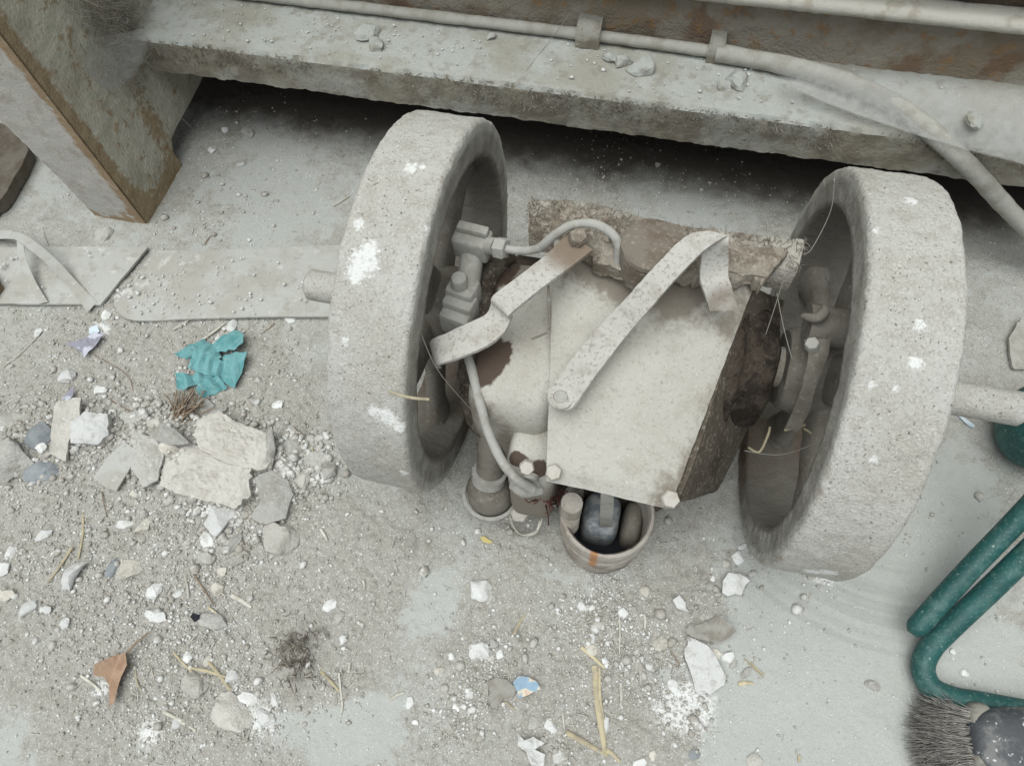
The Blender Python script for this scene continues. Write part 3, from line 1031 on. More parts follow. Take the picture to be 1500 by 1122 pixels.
# cover plate: tapered sheet over the crankcase
TL, TR, BR, BL = PZ(812, 345, .318), PZ(1122, 372, .312), PZ(982, 742, .242), PZ(800, 701, .242)
s = np.linspace(0, 1, 60)[:, None, None]
t = np.linspace(0, 1, 48)[None, :, None]
G = (TL * (1 - t) + TR * t) * (1 - s) + (BL * (1 - t) + BR * t) * s
G[..., 2] += 0.010 * np.sin(np.pi * s[..., 0]) * np.sin(np.pi * t[..., 0]) ** 0.6
G[..., 2] -= 0.008 * sstep(s[..., 0], 0.95, 1.0)
G[..., 2] += (fbm(G * 9, 3, 5) - 0.5) * 0.008


def plate_grime(c):
    r = 0
    for (u, v, z, rr, w) in ((940, 385, .315, .06, 1.0), (1000, 385, .315, .06, .9), (1090, 380, .31, .05, .6), (1020, 690, .25, .035, .8), (1045, 600, .27, .025, .7), (850, 360, .318, .035, .9), (1075, 480, .3, .02, .5), (975, 730, .245, .025, .5)):
        r = r + w * np.exp(-(np.linalg.norm(c - PZ(u, v, z), axis=1) / rr) ** 2)
    return np.clip(r, 0, 1.3) * (0.15 + 1.35 * fbm(c * 60, 4, 8))


mk('cover_plate', sheet(MB(), G, 0.006), 'plate_dust', eng, 50, EO, ((120, .0006),), {'grime': plate_grime, 'oil_shade': lambda c: 0 * c[:, 0]})

# rounded jacket left of the plate
def superell(c, r, e1, e2, n1=48, n2=72):
    V, F = [], []
    sg = lambda x, e: np.sign(x) * abs(x) ** e
    for i in range(n1 + 1):
        p = -math.pi / 2 + math.pi * i / n1
        for j in range(n2):
            q = 2 * math.pi * j / n2
            V.append((c[0] + r[0] * sg(math.cos(p), e1) * sg(math.cos(q), e2), c[1] + r[1] * sg(math.cos(p), e1) * sg(math.sin(q), e2), c[2] + r[2] * sg(math.sin(p), e1)))
    for i in range(n1):
        for j in range(n2):
            F.append((i * n2 + j, i * n2 + (j + 1) % n2, (i + 1) * n2 + (j + 1) % n2, (i + 1) * n2 + j))
    return V, F


def ray_blob(c, u, v, r):
    d_ = ray(u, v); d_ = d_ / np.linalg.norm(d_)
    q_ = c - CAM_LOC
    return np.exp(-(np.linalg.norm(q_ - (q_ @ d_)[:, None] * d_, axis=1) / r) ** 2) * 1.1


jc = (-0.087, -0.047, 0.180)


def jack_oil(c):
    return np.clip(ray_blob(c, 724, 520, .017) + ray_blob(c, 700, 545, .016) + .9 * ray_blob(c, 704, 500, .014) + .9 * ray_blob(c, 742, 395, .016) + .8 * ray_blob(c, 712, 430, .014), 0, 1)


mk('water_jacket', MB().add(*superell(jc, (0.047, 0.088, 0.094), 0.36, 0.42)), 'plate_dust', eng, 70, EO, ((14, .004), (60, .0012)),
   {'oil_shade': jack_oil, 'grime': lambda c: np.clip((0.215 - c[:, 2]) / 0.05, 0, 1) + .8 * ray_blob(c, 760, 400, .03) + .7 * ray_blob(c, 700, 600, .02) + .6 * ray_blob(c, 745, 630, .015)})
# neck below the jacket
nk0 = PZ(772, 655, .17)
mb = MB().add(*superell((-0.060, -0.125, 0.130), (0.026, 0.046, 0.090), 0.35, 0.4, 30, 48))
mk('jacket_neck', mb, 'plate_dust', eng, 70, EO, ((40, .002),), {'oil_shade': lambda c: ray_blob(c, 757, 672, .009) + ray_blob(c, 790, 686, .010), 'grime': lambda c: np.clip((0.19 - c[:, 2]) / 0.04, 0, 1)})
# left gasket edge, ragged and dark
mb = MB()
gp = PP([(748, 372, .27), (722, 392, .26), (705, 430, .25), (698, 470, .24), (692, 520, .23), (690, 560, .21), (700, 610, .19), (725, 645, .17)])
tube(mb, gp, [.010, .014, .015, .014, .013, .013, .012, .010], 12, 60)
mk('gasket_flange', mb, 'grime', eng, 60, EO, ((60, .005), (180, .003)))

# mounting rail across the back: rough, caked in mud
tq = np.linspace(0, 1, 70)
A = catmull(PP([(776, 292, .318), (850, 296, .322), (905, 308, .324), (960, 322, .322), (1060, 338, .318), (1178, 352, .312)]), 70)
B = catmull(PP([(774, 336, .318), (830, 352, .322), (895, 385, .324), (960, 388, .322), (1080, 385, .318), (1168, 398, .312)]), 70)
w = np.linspace(0, 1, 26)
G = A[:, None] * (1 - w)[None, :, None] + B[:, None] * w[None, :, None]
G[..., 2] += 0.004 * np.sin(np.pi * w)[None, :] ** 0.5 + (fbm(G * 30, 4, 44) - 0.5) * 0.008 + (fbm(G * 110, 3, 45) - .5) * 0.006
mk('mounting_rail', sheet(MB(), G, 0.030, True), 'mud', eng, 60, EO, None,
   {'pale': lambda c: ray_blob(c, 1145, 372, .035) + .8 * ray_blob(c, 850, 292, .012) + .7 * ray_blob(c, 905, 306, .012) + .6 * ray_blob(c, 790, 296, .014) + .6 * ray_blob(c, 1060, 345, .012)})
mb = MB()
n = 1100
ii, jj = rng.integers(0, 70, n), rng.integers(3, 26, n)
fibres(mb, G[ii, jj], np.tile([0, -.2, 1.0], (n, 1)), 0.010, 0.0003, 1.0)
mk('dust_fluff', mb, 'fluff', eng, None, EO, kind='stuff')
# mud heap spilling from the rail on to the plate
A = catmull(PP([(840, 352, .326), (900, 372, .33), (960, 380, .33), (1020, 376, .328), (1080, 372, .322), (1150, 380, .315)]), 60)
B = catmull(PP([(850, 380, .318), (905, 415, .321), (945, 424, .322), (1010, 410, .321), (1075, 420, .318), (1110, 428, .31)]), 60)
w = np.linspace(0, 1, 22)
G2 = A[:, None] * (1 - w)[None, :, None] + B[:, None] * w[None, :, None]
G2[:, -4:] += ((fbm(G2[:, -4:] * 70, 4, 61) - 0.5) * 0.03)[..., None] * np.array([0.3, 1, 0])
G2[..., 2] += 0.009 + 0.006 * np.sin(np.pi * (0.25 + 0.75 * w))[None, :] + (fbm(G2 * 60, 4, 47) - 0.5) * 0.014 + (fbm(G2 * 200, 3, 48) - .5) * 0.006
mk('caked_mud', sheet(MB(), G2, 0.014, True), 'mud', eng, 60, EO, None, {'pale': lambda c: 0 * c[:, 0]})
# filler cap
fc = PZ(957, 362, .352)
mb = lathe(MB(), [(-.024, .029), (-.004, .029), (-.003, .0265), (-.001, .0265), (0, .029), (.004, .028), (.007, .023), (.009, .014), (.0095, 0)], 44, 'z', fc)
mk('filler_cap', mb, 'cap_brown', eng, 40, EO, ((70, .001), (220, .0006)))

# straps
sr = lambda c: np.exp(-(np.linalg.norm(c - PZ(845, 358, .345), axis=1) / .035) ** 4) * (.6 + .6 * fbm(c * 50, 3, 3))
mb = ribbon(MB(), [((833, 340, .350), (868, 366, .350)), ((812, 362, .346), (840, 388, .346)), ((791, 380, .342), (816, 405, .342)), ((752, 410, .336), (778, 434, .336)), ((722, 434, .330), (745, 462, .330)),
                   ((719, 446, .322), (747, 470, .318)), ((712, 460, .314), (735, 490, .312)), ((690, 471, .310), (706, 510, .310)), ((655, 487, .306), (668, 525, .306)), ((634, 496, .298), (644, 533, .298)), ((629, 503, .280), (638, 538, .280)), ((634, 510, .255), (642, 541, .255))], 0.004, 90, 8)
mk('strap', mb, 'strap_dust', eng, 50, EO, ((40, .0008), (200, .0004)), {'rust': sr})
hb = PZ(846, 350, .352)
mk('bolt', hexbolt(MB(), hb, 0.0085, 0.006, (0.1, -.1, 1)), 'mud', eng, 35, EO)
mb = MB()
ring_px = [(818, 600), (806, 594), (799, 582), (803, 570), (815, 563)]
pairs = [((800, 574, .286), (818, 600, .286)), ((812, 560, .288), (838, 597, .289)), ((840, 523, .302), (868, 556, .303)), ((880, 476, .322), (914, 496, .322)), ((925, 428, .348), (955, 448, .348)),
         ((962, 388, .366), (990, 408, .366)), ((1000, 350, .378), (1030, 368, .378)), ((1018, 341, .380), (1052, 352, .380)), ((1040, 339, .380), (1066, 345, .380))]
ribbon(mb, pairs, 0.004, 120, 14)
pairs = [((1040, 340, .3785), (1067, 345, .3785)), ((1032, 352, .374), (1067, 358, .374)), ((1027, 385, .356), (1067, 382, .356)), ((1026, 408, .346), (1066, 402, .346)), ((1031, 425, .342), (1071, 418, .342)), ((1040, 456, .326), (1081, 454, .326))]
ribbon(mb, pairs, 0.004, 40, 8)
mk('strap', mb, 'strap_dust', eng, 50, EO, ((40, .0008), (150, .0009)),
   {'rust': lambda c: .8 * np.exp(-(np.linalg.norm(c - PZ(1058, 445, .326), axis=1) / .022) ** 4) * (.4 + .8 * fbm(c * 70, 3, 3))})
p = PZ(821, 582, .2895)
mb = lathe(MB(), [(0, .012), (.0015, .0115), (.0015, .0065), (0, .006)], 24, 'z', p)
mk('strap_eyelet', mb, 'strap_dust', eng, 40, EO)
mk('strap_hole', lathe(MB(), [(-.001, .0062), (.0009, .006), (.0009, 0)], 20, 'z', p), 'pipe_dust', eng, 40, EO)

# pipes
mb = tube(MB(), PP([(728, 362, .318), (760, 367, .318), (788, 364, .328), (812, 345, .348), (838, 330, .358), (868, 328, .362), (893, 340, .360), (905, 358, .352), (905, 388, .332)]), .0041, 12, 90)
mk('fuel_pipe', mb, 'pipe_dust', eng, 60, EO, ((80, .0006),))
mb = tube(MB(), PP([(664, 495, .262), (681, 512, .266), (692, 545, .266), (703, 590, .258), (716, 635, .240), (735, 675, .226), (756, 700, .215), (780, 716, .195)]), .0046, 12, 90)
mk('fuel_pipe', mb, 'pipe_dust', eng, 60, EO, ((80, .0006),))
# banjo end of the lower pipe
mb = tube(MB(), PP([(752, 708, .19), (768, 719, .18), (792, 716, .175)]), .0065, 12, 20)
mk('pipe_union', mb, 'pipe_dust', eng, 60, EO, ((80, .0012),))
# fittings stacked between pipe and wheel
c1 = PZ(694, 356, .305)
inj = mk('injector_body', box(MB(), -.019, .017, -.0115, .0115, -.014, .012, .0035, 3, (0, 0, -.1), c1), 'pipe_dust', eng, 40, EO, ((90, .0008),))
q0, q1, q2 = PZ(716, 360, .312), PZ(727, 362, .316), PZ(742, 365, .318)
mb = tube(MB(), [q0, q1], .0085, 14)
mk('nipple', mb, 'pipe_dust', inj, 40, EO)
ax = np.array(q2) - np.array(q1)
mk('union_nut', hexbolt(MB(), (np.array(q1) + q2) / 2, .0105, np.linalg.norm(ax) / 2, tuple(ax), .3), 'pipe_dust', inj, 30, EO)
mk('cap', box(MB(), -.016, .015, -.005, .005, -.006, .005, .002, 2, (0, 0, -.1), c1 + np.array([0, .004, .014])), 'pipe_dust', inj, 40, EO)
mb = tube(MB(), PP([(692, 368, .295), (688, 400, .285), (682, 430, .275)]), .0115, 16, 14)
mk('injector_stem', mb, 'pipe_dust', eng, 50, EO, ((90, .0008),))
for (u, v, z, sx, sy) in ((679, 428, .275, .015, .012), (675, 448, .268, .016, .010), (669, 468, .26, .0155, .009)):
    mk('injector_nut', box(MB(), -sx, sx, -sy, sy, -.02, .012, .004, 2, (0, 0, -.2), PZ(u, v, z)), 'pipe_dust', eng, 40, EO, ((90, .001),))
kp = PZ(673, 413, .293)
mk('thumb_knob', lathe(MB(), [(-.01, .0075), (.004, .0082), (.007, .007), (.008, 0)], 24, 'z', kp), 'pipe_dust', eng, 40, EO)
# bent clip wire on the jacket
mb = tube(MB(), PP([(803, 411, .333), (804, 440, .322), (805, 460, .318), (806, 478, .318), (800, 488, .318), (778, 497, .31)]), .0011, 6)
mk('clip_wire', mb, 'spoke_dust', eng, 60, EO)
# bolts
for (u, v, z, r, ax_) in ((772, 684, .238, .0072, (.1, -.6, 1)), (811, 692, .248, .0078, (0, -.3, 1)), (981, 731, .242, .0085, (.1, -.3, 1)), (761, 751, .05, .011, (.2, -.4, 1))):
    mk('bolt', hexbolt(MB(), PZ(u, v, z), r, .006, ax_, u * .1), 'bolt_dust', eng, 35, EO, ((120, .0008),))
for (u, v, z) in ((777, 700, .200), (781, 707, .185)):
    mk('washer', lathe(MB(), [(-.003, 0), (-.003, .008), (.003, .008), (.003, 0)], 20, 'y', PZ(u, v, z)), 'pipe_dust', eng, 40, EO)

# exhaust elbow at the front left
e0 = PZ(717, 712, .075)
ex = mk('exhaust_elbow', lathe(MB(), [(0.005, 0), (0.005, .018), (.03, .025), (.05, .028), (.066, .0275), (.08, .024), (.09, .017), (.096, 0)], 40, 'z', (e0[0], e0[1], 0)), 'spoke_dust', eng, 50, EO, ((60, .0015),))
mk('collar', lathe(MB(), [(.044, .030), (.044, .034), (.051, .034), (.052, .030)], 44, 'z', (e0[0], e0[1], 0)), 'pipe_dust', ex, 40, EO, ((80, .0008),))
mk('neck_pipe', tube(MB(), [(e0[0], e0[1], .08), (e0[0] + .002, e0[1] + .012, .12), tuple(PZ(722, 645, .165)), tuple(PZ(732, 610, .20))], .0155, 20, 20), 'spoke_dust', ex, 40, EO, ((60, .001),))
mk('collar', tube(MB(), [(e0[0], e0[1] + .002, .096), (e0[0] + .001, e0[1] + .006, .108)], .0195, 24), 'pipe_dust', ex, 40, EO)
# wire loops
for k, pts in enumerate(([(758, 742, .03), (750, 765, .02), (765, 783, .015), (788, 775, .02), (793, 752, .04), (770, 738, .06)],
                         [(725, 738, .03), (735, 756, .015), (752, 757, .02), (756, 730, .07), (758, 712, .12)],
                         [(760, 725, .10), (790, 735, .09), (815, 742, .09)],
                         [(748, 735, .04), (748, 760, .02), (762, 781, .012), (784, 780, .015), (792, 762, .03)])):
    mk('wire', tube(MB(), PP(pts), .0014 + .0006 * (k % 2), 6, 40), 'straw_pale', eng, 60, EO)
mb = MB()
c = PZ(803, 722, .13)
for k in range(60):
    d = rng.normal(0, 1, 3); d /= np.linalg.norm(d)
    p0 = c + rng.normal(0, .009, 3)
    tube(mb, [p0, p0 + d * .007 + rng.normal(0, .003, 3), p0 + d * .014], .0007, 3)
mk('red_lint', mb, 'red_thread', eng, None, EO, kind='stuff')

# open filter bowl at the front
bc = np.array([0.0235, -0.157, 0.0])
prof = [(0.001, 0), (0.001, .044), (.006, .0475), (.03, .0485), (.045, .049), (.047, .0505), (.062, .0505), (.064, .049), (.078, .049), (.080, .0515), (.096, .052), (.100, .0505),
        (.1005, .0475), (.097, .0455), (.085, .045), (.02, .043), (.012, .038), (.012, 0)]
bowl = mk('filter_bowl', lathe(MB(), [(h, r) for h, r in prof], 90, 'z', bc), 'bowl_metal', eng, 35, bc, ((40, .0012), (150, .0006)),
          {'rust': lambda c: np.exp(-((c[:, 0] - .018) / .006) ** 2) * (c[:, 1] < -.19) * sstep(c[:, 2], .03, .05) * (.2 + 1.2 * fbm(c * 120, 3, 4))})
mk('black_disc', lathe(MB(), [(.0125, 0), (.0125, .0425), (.022, .0428), (.0225, 0)], 40, 'z', bc), 'black_bit', bowl, 40, bc)  # black disc added to make the bottom of the bowl dark
V, F = superell((.019, -.150, .040), (.0215, .027, .036), .6, .55, 24, 40)
mk('float_block', MB().add(V, F), 'blue_metal', bowl, 60, bc, ((40, .001),))
V, F = superell((.0555, -.147, .030), (.0125, .026, .036), .7, .6, 20, 32)
mk('side_block', MB().add(V, F), 'spoke_dust', bowl, 60, bc, ((40, .001),))
V, F = superell((-.0125, -.150, .032), (.006, .022, .034), .6, .5, 20, 32)
mk('side_block', MB().add(V, F), 'spoke_grime', bowl, 60, bc, ((40, .001),))
mb = ribbon(MB(), [((880, 722, .215), (899, 722, .215)), ((879, 745, .14), (898, 745, .14)), ((878, 768, .077), (896, 768, .077))], .003, 20, 4)
mk('hanger_tab', mb, 'pipe_dust', bowl, 40, bc)
pr = [(0, 0), (0, .0105)]
for k in range(9):
    pr += [(.004 + k * .0055, .0105), (.0065 + k * .0055, .0088)]
pr += [(.058, .011), (.085, .011), (.086, 0)]
s0 = PZ(834, 768, .075)
mk('threaded_stud', lathe(MB(), pr, 24, 'z', (s0[0], s0[1], .07)), 'bowl_metal', eng, 30, EO)

# lever by the right wheel
mb = ribbon(MB(), [((1178, 498, .30), (1216, 498, .30)), ((1184, 520, .298), (1212, 522, .298)), ((1176, 560, .275), (1196, 564, .275)), ((1162, 600, .24), (1184, 606, .24)), ((1150, 628, .21), (1168, 634, .21))], .008, 40, 8, .002)
lev = mk('lever', mb, 'spoke_dust', eng, 60, EO, ((60, .001),))
mk('bolt_head', hexbolt(MB(), PZ(1190, 506, .304), .0065, .006, (-.4, -.2, 1)), 'pipe_dust', lev, 35, EO)
p0, p1 = PZ(1182, 474, .275), PZ(1262, 486, .275)
mk('cross_arm', tube(MB(), [p0, (np.array(p0) * .6 + np.array(p1) * .4), p1], [.021, .020, .019], 14, 14, .8), 'spoke_dust', eng, 50, EO, ((60, .0015),))
mk('lug', tube(MB(), PP([(1176, 463, .29), (1196, 466, .298), (1208, 456, .30), (1206, 446, .297)]), [.003, .005, .0045, .002], 8, 16), 'spoke_dust', eng, 60, EO)

# ------------------------------------------------------------------ cobwebs
def web_sheet(name, corners, cover, label, nseg=40):
    """corners: 4 px points with heights, clockwise"""
    a, b, c, d = [PZ(*q) for q in corners]
    s_ = np.linspace(0, 1, nseg)[:, None, None]; t_ = np.linspace(0, 1, nseg)[None, :, None]
    G_ = (a * (1 - t_) + b * t_) * (1 - s_) + (d * (1 - t_) + c * t_) * s_
    G_[..., 2] -= 0.012 * np.sin(np.pi * s_[..., 0]) * np.sin(np.pi * t_[..., 0])
    G_[..., 2] += (fbm(G_ * 12, 3, 3) - .5) * 0.01
    V_ = G_.reshape(-1, 3)
    F_ = [(i * nseg + j, i * nseg + j + 1, (i + 1) * nseg + j + 1, (i + 1) * nseg + j) for i in range(nseg - 1) for j in range(nseg - 1)]
    me_ = MB().add(V_, F_)
    ST = np.stack(np.meshgrid(np.linspace(0, 1, nseg), np.linspace(0, 1, nseg), indexing='ij'), -1).reshape(-1, 2)
    o_ = mk(name, me_, 'web_film', None, None, tuple(a), label=label, cat='cobweb')
    at_ = o_.data.attributes.new('cover', 'FLOAT', 'POINT')
    at_.data.foreach_set('value', np.ascontiguousarray(np.clip(cover(ST[:, 0], ST[:, 1]), 0, 1), dtype=np.float32))
    return o_


def web_cov(s, t):
    # sagging lower hem: the film ends along a curve
    hem = 0.30 + 0.70 * t ** 0.8
    return (0.72 - 0.4 * np.abs(s - 0.5)) * (1 - sstep(s, hem - .02, hem + .01)) * sstep(t, 0.0, 0.12) * sstep(s, 0.0, 0.25)


web_sheet('cobweb', [(1115, 92, .235), (1560, 118, .27), (1560, 262, .225), (1180, 190, .212)], web_cov, 'thick grey sheet of dusty cobweb hanging over the beam at right')
web_sheet('cobweb', [(120, 60, .27), (228, 40, .235), (218, 118, .17), (112, 172, .17)],
          lambda s, t: 0.5 * (1 - sstep(np.hypot((s - .1), (t - 0.0) * .9), .75, .92)) * (0.3 + 0.7 * sstep(t + s, .1, .9)) * sstep(t, 0, .1) * (1 - .6 * sstep(t, .8, 1)), 'thin grey cobweb stretched between the leg and the beam')
for pts, lab in (([(1222, 262, .395), (1219, 300, .37), (1208, 330, .35), (1188, 366, .33), (1178, 372, .325)], 'fine cobweb strand across the mouth of the right flywheel'),
                 ([(1150, 402, .32), (1135, 450, .29), (1112, 520, .25), (1098, 570, .22)], 'fine cobweb strand beside the right edge of the cover plate'),
                 ([(1138, 430, .30), (1148, 480, .28), (1160, 525, .27)], 'short fine cobweb strand hanging towards the lever bolt'),
                 ([(610, 470, .33), (640, 540, .29), (690, 600, .22), (715, 632, .20)], 'twisted cobweb thread from the left flywheel to the lower pipe'),
                 ([(1090, 660, .17), (1150, 665, .18), (1235, 630, .25), (1262, 610, .30)], 'cobweb thread under the lever, tied to the right flywheel'),
                 ([(835, 20, .25), (805, 60, .212), (770, 105, .207)], 'loose cobweb thread hanging from the rusty panel on to the beam')):
    mk('cobweb_strand', tube(MB(), PP(pts), .0004, 4, 24), 'web_thread', None, None, tuple(PZ(*pts[0])), label=lab, cat='cobweb', group='cobweb strands on the engine and beam')


# ------------------------------------------------------------------ debris builders
def ico(sub):
    bm = bmesh.new()
    bmesh.ops.create_icosphere(bm, subdivisions=sub, radius=1)
    bm.verts.index_update()
    V = np.array([v.co[:] for v in bm.verts]); F = [[v.index for v in f.verts] for f in bm.faces]
    bm.free()
    return V, F


ICO = {k: ico(k) for k in (1, 2, 3, 4)}


def rock_verts(seed, sub, dims, cuts=9):
    r = np.random.default_rng(seed)
    V, F = ICO[sub]
    V = V.copy()
    for k in range(cuts):
        n_ = r.normal(0, 1, 3); n_ /= np.linalg.norm(n_)
        d = r.uniform(0.5, 0.85)
        e = np.maximum(0, V @ n_ - d)
        V = V - e[:, None] * n_
    V *= (1 + 0.22 * (fbm(V * 2.2 + seed, 3, seed) - .5) * 2)[:, None]
    V *= (1 + 0.10 * (fbm(V * 7 + seed, 3, seed + 1) - .5) * 2)[:, None]
    V = V / np.abs(V).max(axis=0) * np.asarray(dims)
    V[:, 2] = np.maximum(V[:, 2], -0.45 * dims[2])
    return V, F


def px2m(u, v, px):
    return px * np.linalg.norm(PZ(u, v) - CAM_LOC) / FPX


def rock(u, v, w, h, mat, label, seed, ang=0, flat=0.6, name='stone', cat='stone', group=None, sub=3):
    a, b = px2m(u, v, w) / 2, px2m(u, v, h) / 2
    dz = min(a, b) * flat
    V, F = rock_verts(seed, sub, (a, b, dz))
    p = PG(u, v)
    o = mk(name, MB().add(V, F), mat, None, 25, label=label, cat=cat, group=group)
    # turn so that w runs along the picture's horizontal, plus ang
    d = PZ(u + 10, v) - PZ(u - 10, v)
    o.rotation_euler = (rng.uniform(-.1, .1), rng.uniform(-.1, .1), math.atan2(d[1], d[0]) + math.radians(ang))
    o.location = (p[0], p[1], p[2] + dz * (0.36 if max(w, h) < 15 else 0.12))
    return o


def flake(outline, th, mat, name, label, cat, seed=0, lift=0.0, tilt=(0, 0), jit=0.06, rings=14, rough=0.0015, dome=0.0, group=None, dens=6, curl=None):
    """thin broken piece: outline in photo pixels on the floor"""
    c = np.mean(outline, axis=0)
    O = np.array([PZ(u, v) for u, v in outline])
    p = PG(*c)
    O[:, 2] = 0
    cc_ = O.mean(axis=0)
    pts = []
    for i in range(len(O)):
        for k in range(dens):
            pts.append(O[i] + (O[(i + 1) % len(O)] - O[i]) * k / dens)
    pts = np.array(pts) - cc_
    jj_ = (jit * (fbm(pts * 130 + seed * 3.1, 3, seed) - .5) * 2 + jit * .6 * (vnoise(pts * 420, seed) - .5))[:, None]
    n_ = len(pts)
    V = [np.array([[0, 0, 0]])]
    for k in range(1, rings + 1):
        V.append(pts * (k / rings) * (1 + jj_ * (k / rings) ** 4))
    pts = V[-1]
    V = np.vstack(V)
    rr = np.concatenate([[0]] + [np.full(n_, k / rings) for k in range(1, rings + 1)])
    top = V.copy()
    size = np.abs(pts).max()
    top[:, 2] = th + dome * (1 - rr ** 2) + rough * (fbm(V * 90 + seed, 4, seed + 5) - .5) * 2 + rough * .7 * (fbm(V * 300 + seed, 3, seed + 6) - .5) * 2
    if curl is not None:
        top[:, 2] += curl(V / size)
    bot = top.copy(); bot[:, 2] -= th
    bot[1 + (rings - 1) * n_:, :2] *= 0.97
    mbb = MB()
    F = []
    for j in range(n_):
        F.append((0, 1 + j, 1 + (j + 1) % n_))
    for k in range(rings - 1):
        a = 1 + k * n_; b = a + n_
        for j in range(n_):
            F.append((a + j, b + j, b + (j + 1) % n_, a + (j + 1) % n_))
    o2 = len(top)
    F2 = [tuple(o2 + i for i in f[::-1]) for f in F]
    lastt = 1 + (rings - 1) * n_
    side = [(lastt + (j + 1) % n_, lastt + j, o2 + lastt + j, o2 + lastt + (j + 1) % n_) for j in range(n_)]
    mbb.add(np.vstack([top, bot]), F + F2 + side)
    o = mk(name, mbb, mat, None, 45, label=label, cat=cat, group=group)
    o.location = (p[0], p[1], p[2] + lift)
    o.rotation_euler = (tilt[0], tilt[1], 0)
    return o


def stick(pts, r, mat, name, label, cat, group=None, lift=0.002, flat=0.6, n=16):
    P_ = np.array([PG(q[0], q[1], lift + (q[2] if len(q) > 2 else 0)) for q in pts])
    c = P_.mean(axis=0)
    rad = np.full(len(P_), r); rad[-1] *= .7
    o = mk(name, tube(MB(), P_ - c, rad, 6, n, flat), mat, None, 60, label=label, cat=cat, group=group)
    o.location = c
    return o


# ------------------------------------------------------------------ sheet strips on the floor at left
def strip(pairs, label, seed, lift):
    mb_ = ribbon(MB(), [((u0, v0, lift), (u1, v1, lift)) for u0, v0, u1, v1 in pairs], .004, 130, 40)
    V_ = mb_.v[-1]
    V_[:, 2] += (fbm(V_ * np.array([14, 14, 1]), 3, seed) - .5) * .006 + (fbm(V_ * np.array([110, 110, 1]), 3, seed + 1) - .5) * .0016
    e_ = np.zeros(len(V_))
    return mk('metal_strip', mb_, 'sheet_strip', None, 40, tuple(PZ(pairs[0][0], pairs[0][1])), label=label, cat='metal strip')


strip([(-80, 362, -80, 444), (0, 362, -10, 444), (90, 361, 60, 445), (160, 361, 108, 446), (217, 362, 147, 447)], 'flat grey metal strip at the left edge, its end cut aslant', 3, .009)
strip([(226, 367, 168, 446), (250, 367, 190, 468), (300, 366, 270, 467), (380, 363, 370, 464), (450, 360, 450, 463), (520, 358, 520, 463)], 'wide pale grey metal strip running under the left flywheel', 9, .011)
flake([(-30, 405), (2, 410), (13, 428), (2, 445), (-30, 450)], .02, 'twig', 'wood_block', 'small wooden block corner cut by the left edge of the picture', 'wood block', 4)
flake([(-60, 175), (-10, 185), (36, 203), (56, 232), (15, 305), (-20, 330), (-60, 340)], .022, 'spoke_grime', 'foot_plate', 'dark foot plate lying left of the machine leg', 'plate', 8, 0.0, rings=10)
# plastic band looped over the strip
bandA = [((-20, 338, .004), (-20, 352, .004)), ((10, 338, .03), (12, 350, .03)), ((40, 346, .045), (30, 356, .045)), ((80, 378, .03), (74, 392, .03)), ((115, 415, .015), (104, 425, .015)), ((142, 442, .010), (128, 458, .010))]
mb = ribbon(MB(), bandA, .0008, 60, 5)
ribbon(mb, [((24, 350, .042), (34, 350, .042)), ((28, 380, .03), (38, 378, .03)), ((42, 415, .018), (52, 412, .018)), ((58, 445, .012), (70, 442, .012))], .0008, 40, 4)
mk('plastic_band', mb, 'sheet_strip', None, 60, tuple(PZ(60, 400)), label='thin dusty plastic band looped across the metal strip at left', cat='plastic band')

# ------------------------------------------------------------------ teal rag
RG = lambda L_: [(x / 2.952, 320 + y / 2.952) for x, y in L_]
bits = []
for k, (ol, lift, tl) in enumerate((
        ([(850, 740), (900, 700), (955, 690), (990, 740), (940, 762), (880, 785)], .003, (.10, .10)),
        ([(775, 685), (812, 690), (850, 690), (880, 640), (940, 650), (930, 700), (880, 715), (840, 740), (812, 755), (782, 757)], .006, (-.10, .22)),
        ([(975, 610), (1030, 596), (1096, 600), (1065, 672), (1030, 748), (990, 725), (958, 696)], .007, (.14, -.16)),
        ([(870, 600), (930, 600), (985, 640), (960, 695), (900, 690), (835, 668)], .012, (.26, .2)),
        ([(785, 628), (815, 600), (845, 570), (900, 545), (950, 575), (975, 625), (940, 640), (880, 612), (830, 645)], .014, (-.22, .15)),
        ([(930, 560), (990, 520), (1050, 507), (1082, 535), (1070, 590), (1010, 606), (950, 600)], .013, (-.1, -.25)))):
    bits.append(flake(RG(ol), .0012, 'rag_teal', 'rag', '-', 'rag', 60 + k, lift, tl, .05, 18, .0010, .004, dens=7,
                      curl=lambda q, k=k: .0045 * (1 - 2 * np.abs(((q[:, 0] * (1 + .3 * k) + q[:, 1] * (1.6 - .5 * k) + .35 * fbm(np.column_stack([q[:, :2] * 2, 0 * q[:, 0]]), 2, k)) % 1.0) - .5))))
mb = MB()
for o in bits:
    M4 = np.array(o.matrix_basis)
    co = getco(o.data)
    mb.add(co @ M4[:3, :3].T + M4[:3, 3], [tuple(p_.vertices) for p_ in o.data.polygons])
    me_ = o.data
    bpy.data.objects.remove(o)
    bpy.data.meshes.remove(me_)
mk('rag', mb, 'rag_teal', None, 50, tuple(PZ(318, 540)), label='crumpled teal cloth rag lying below the metal strip', cat='rag')

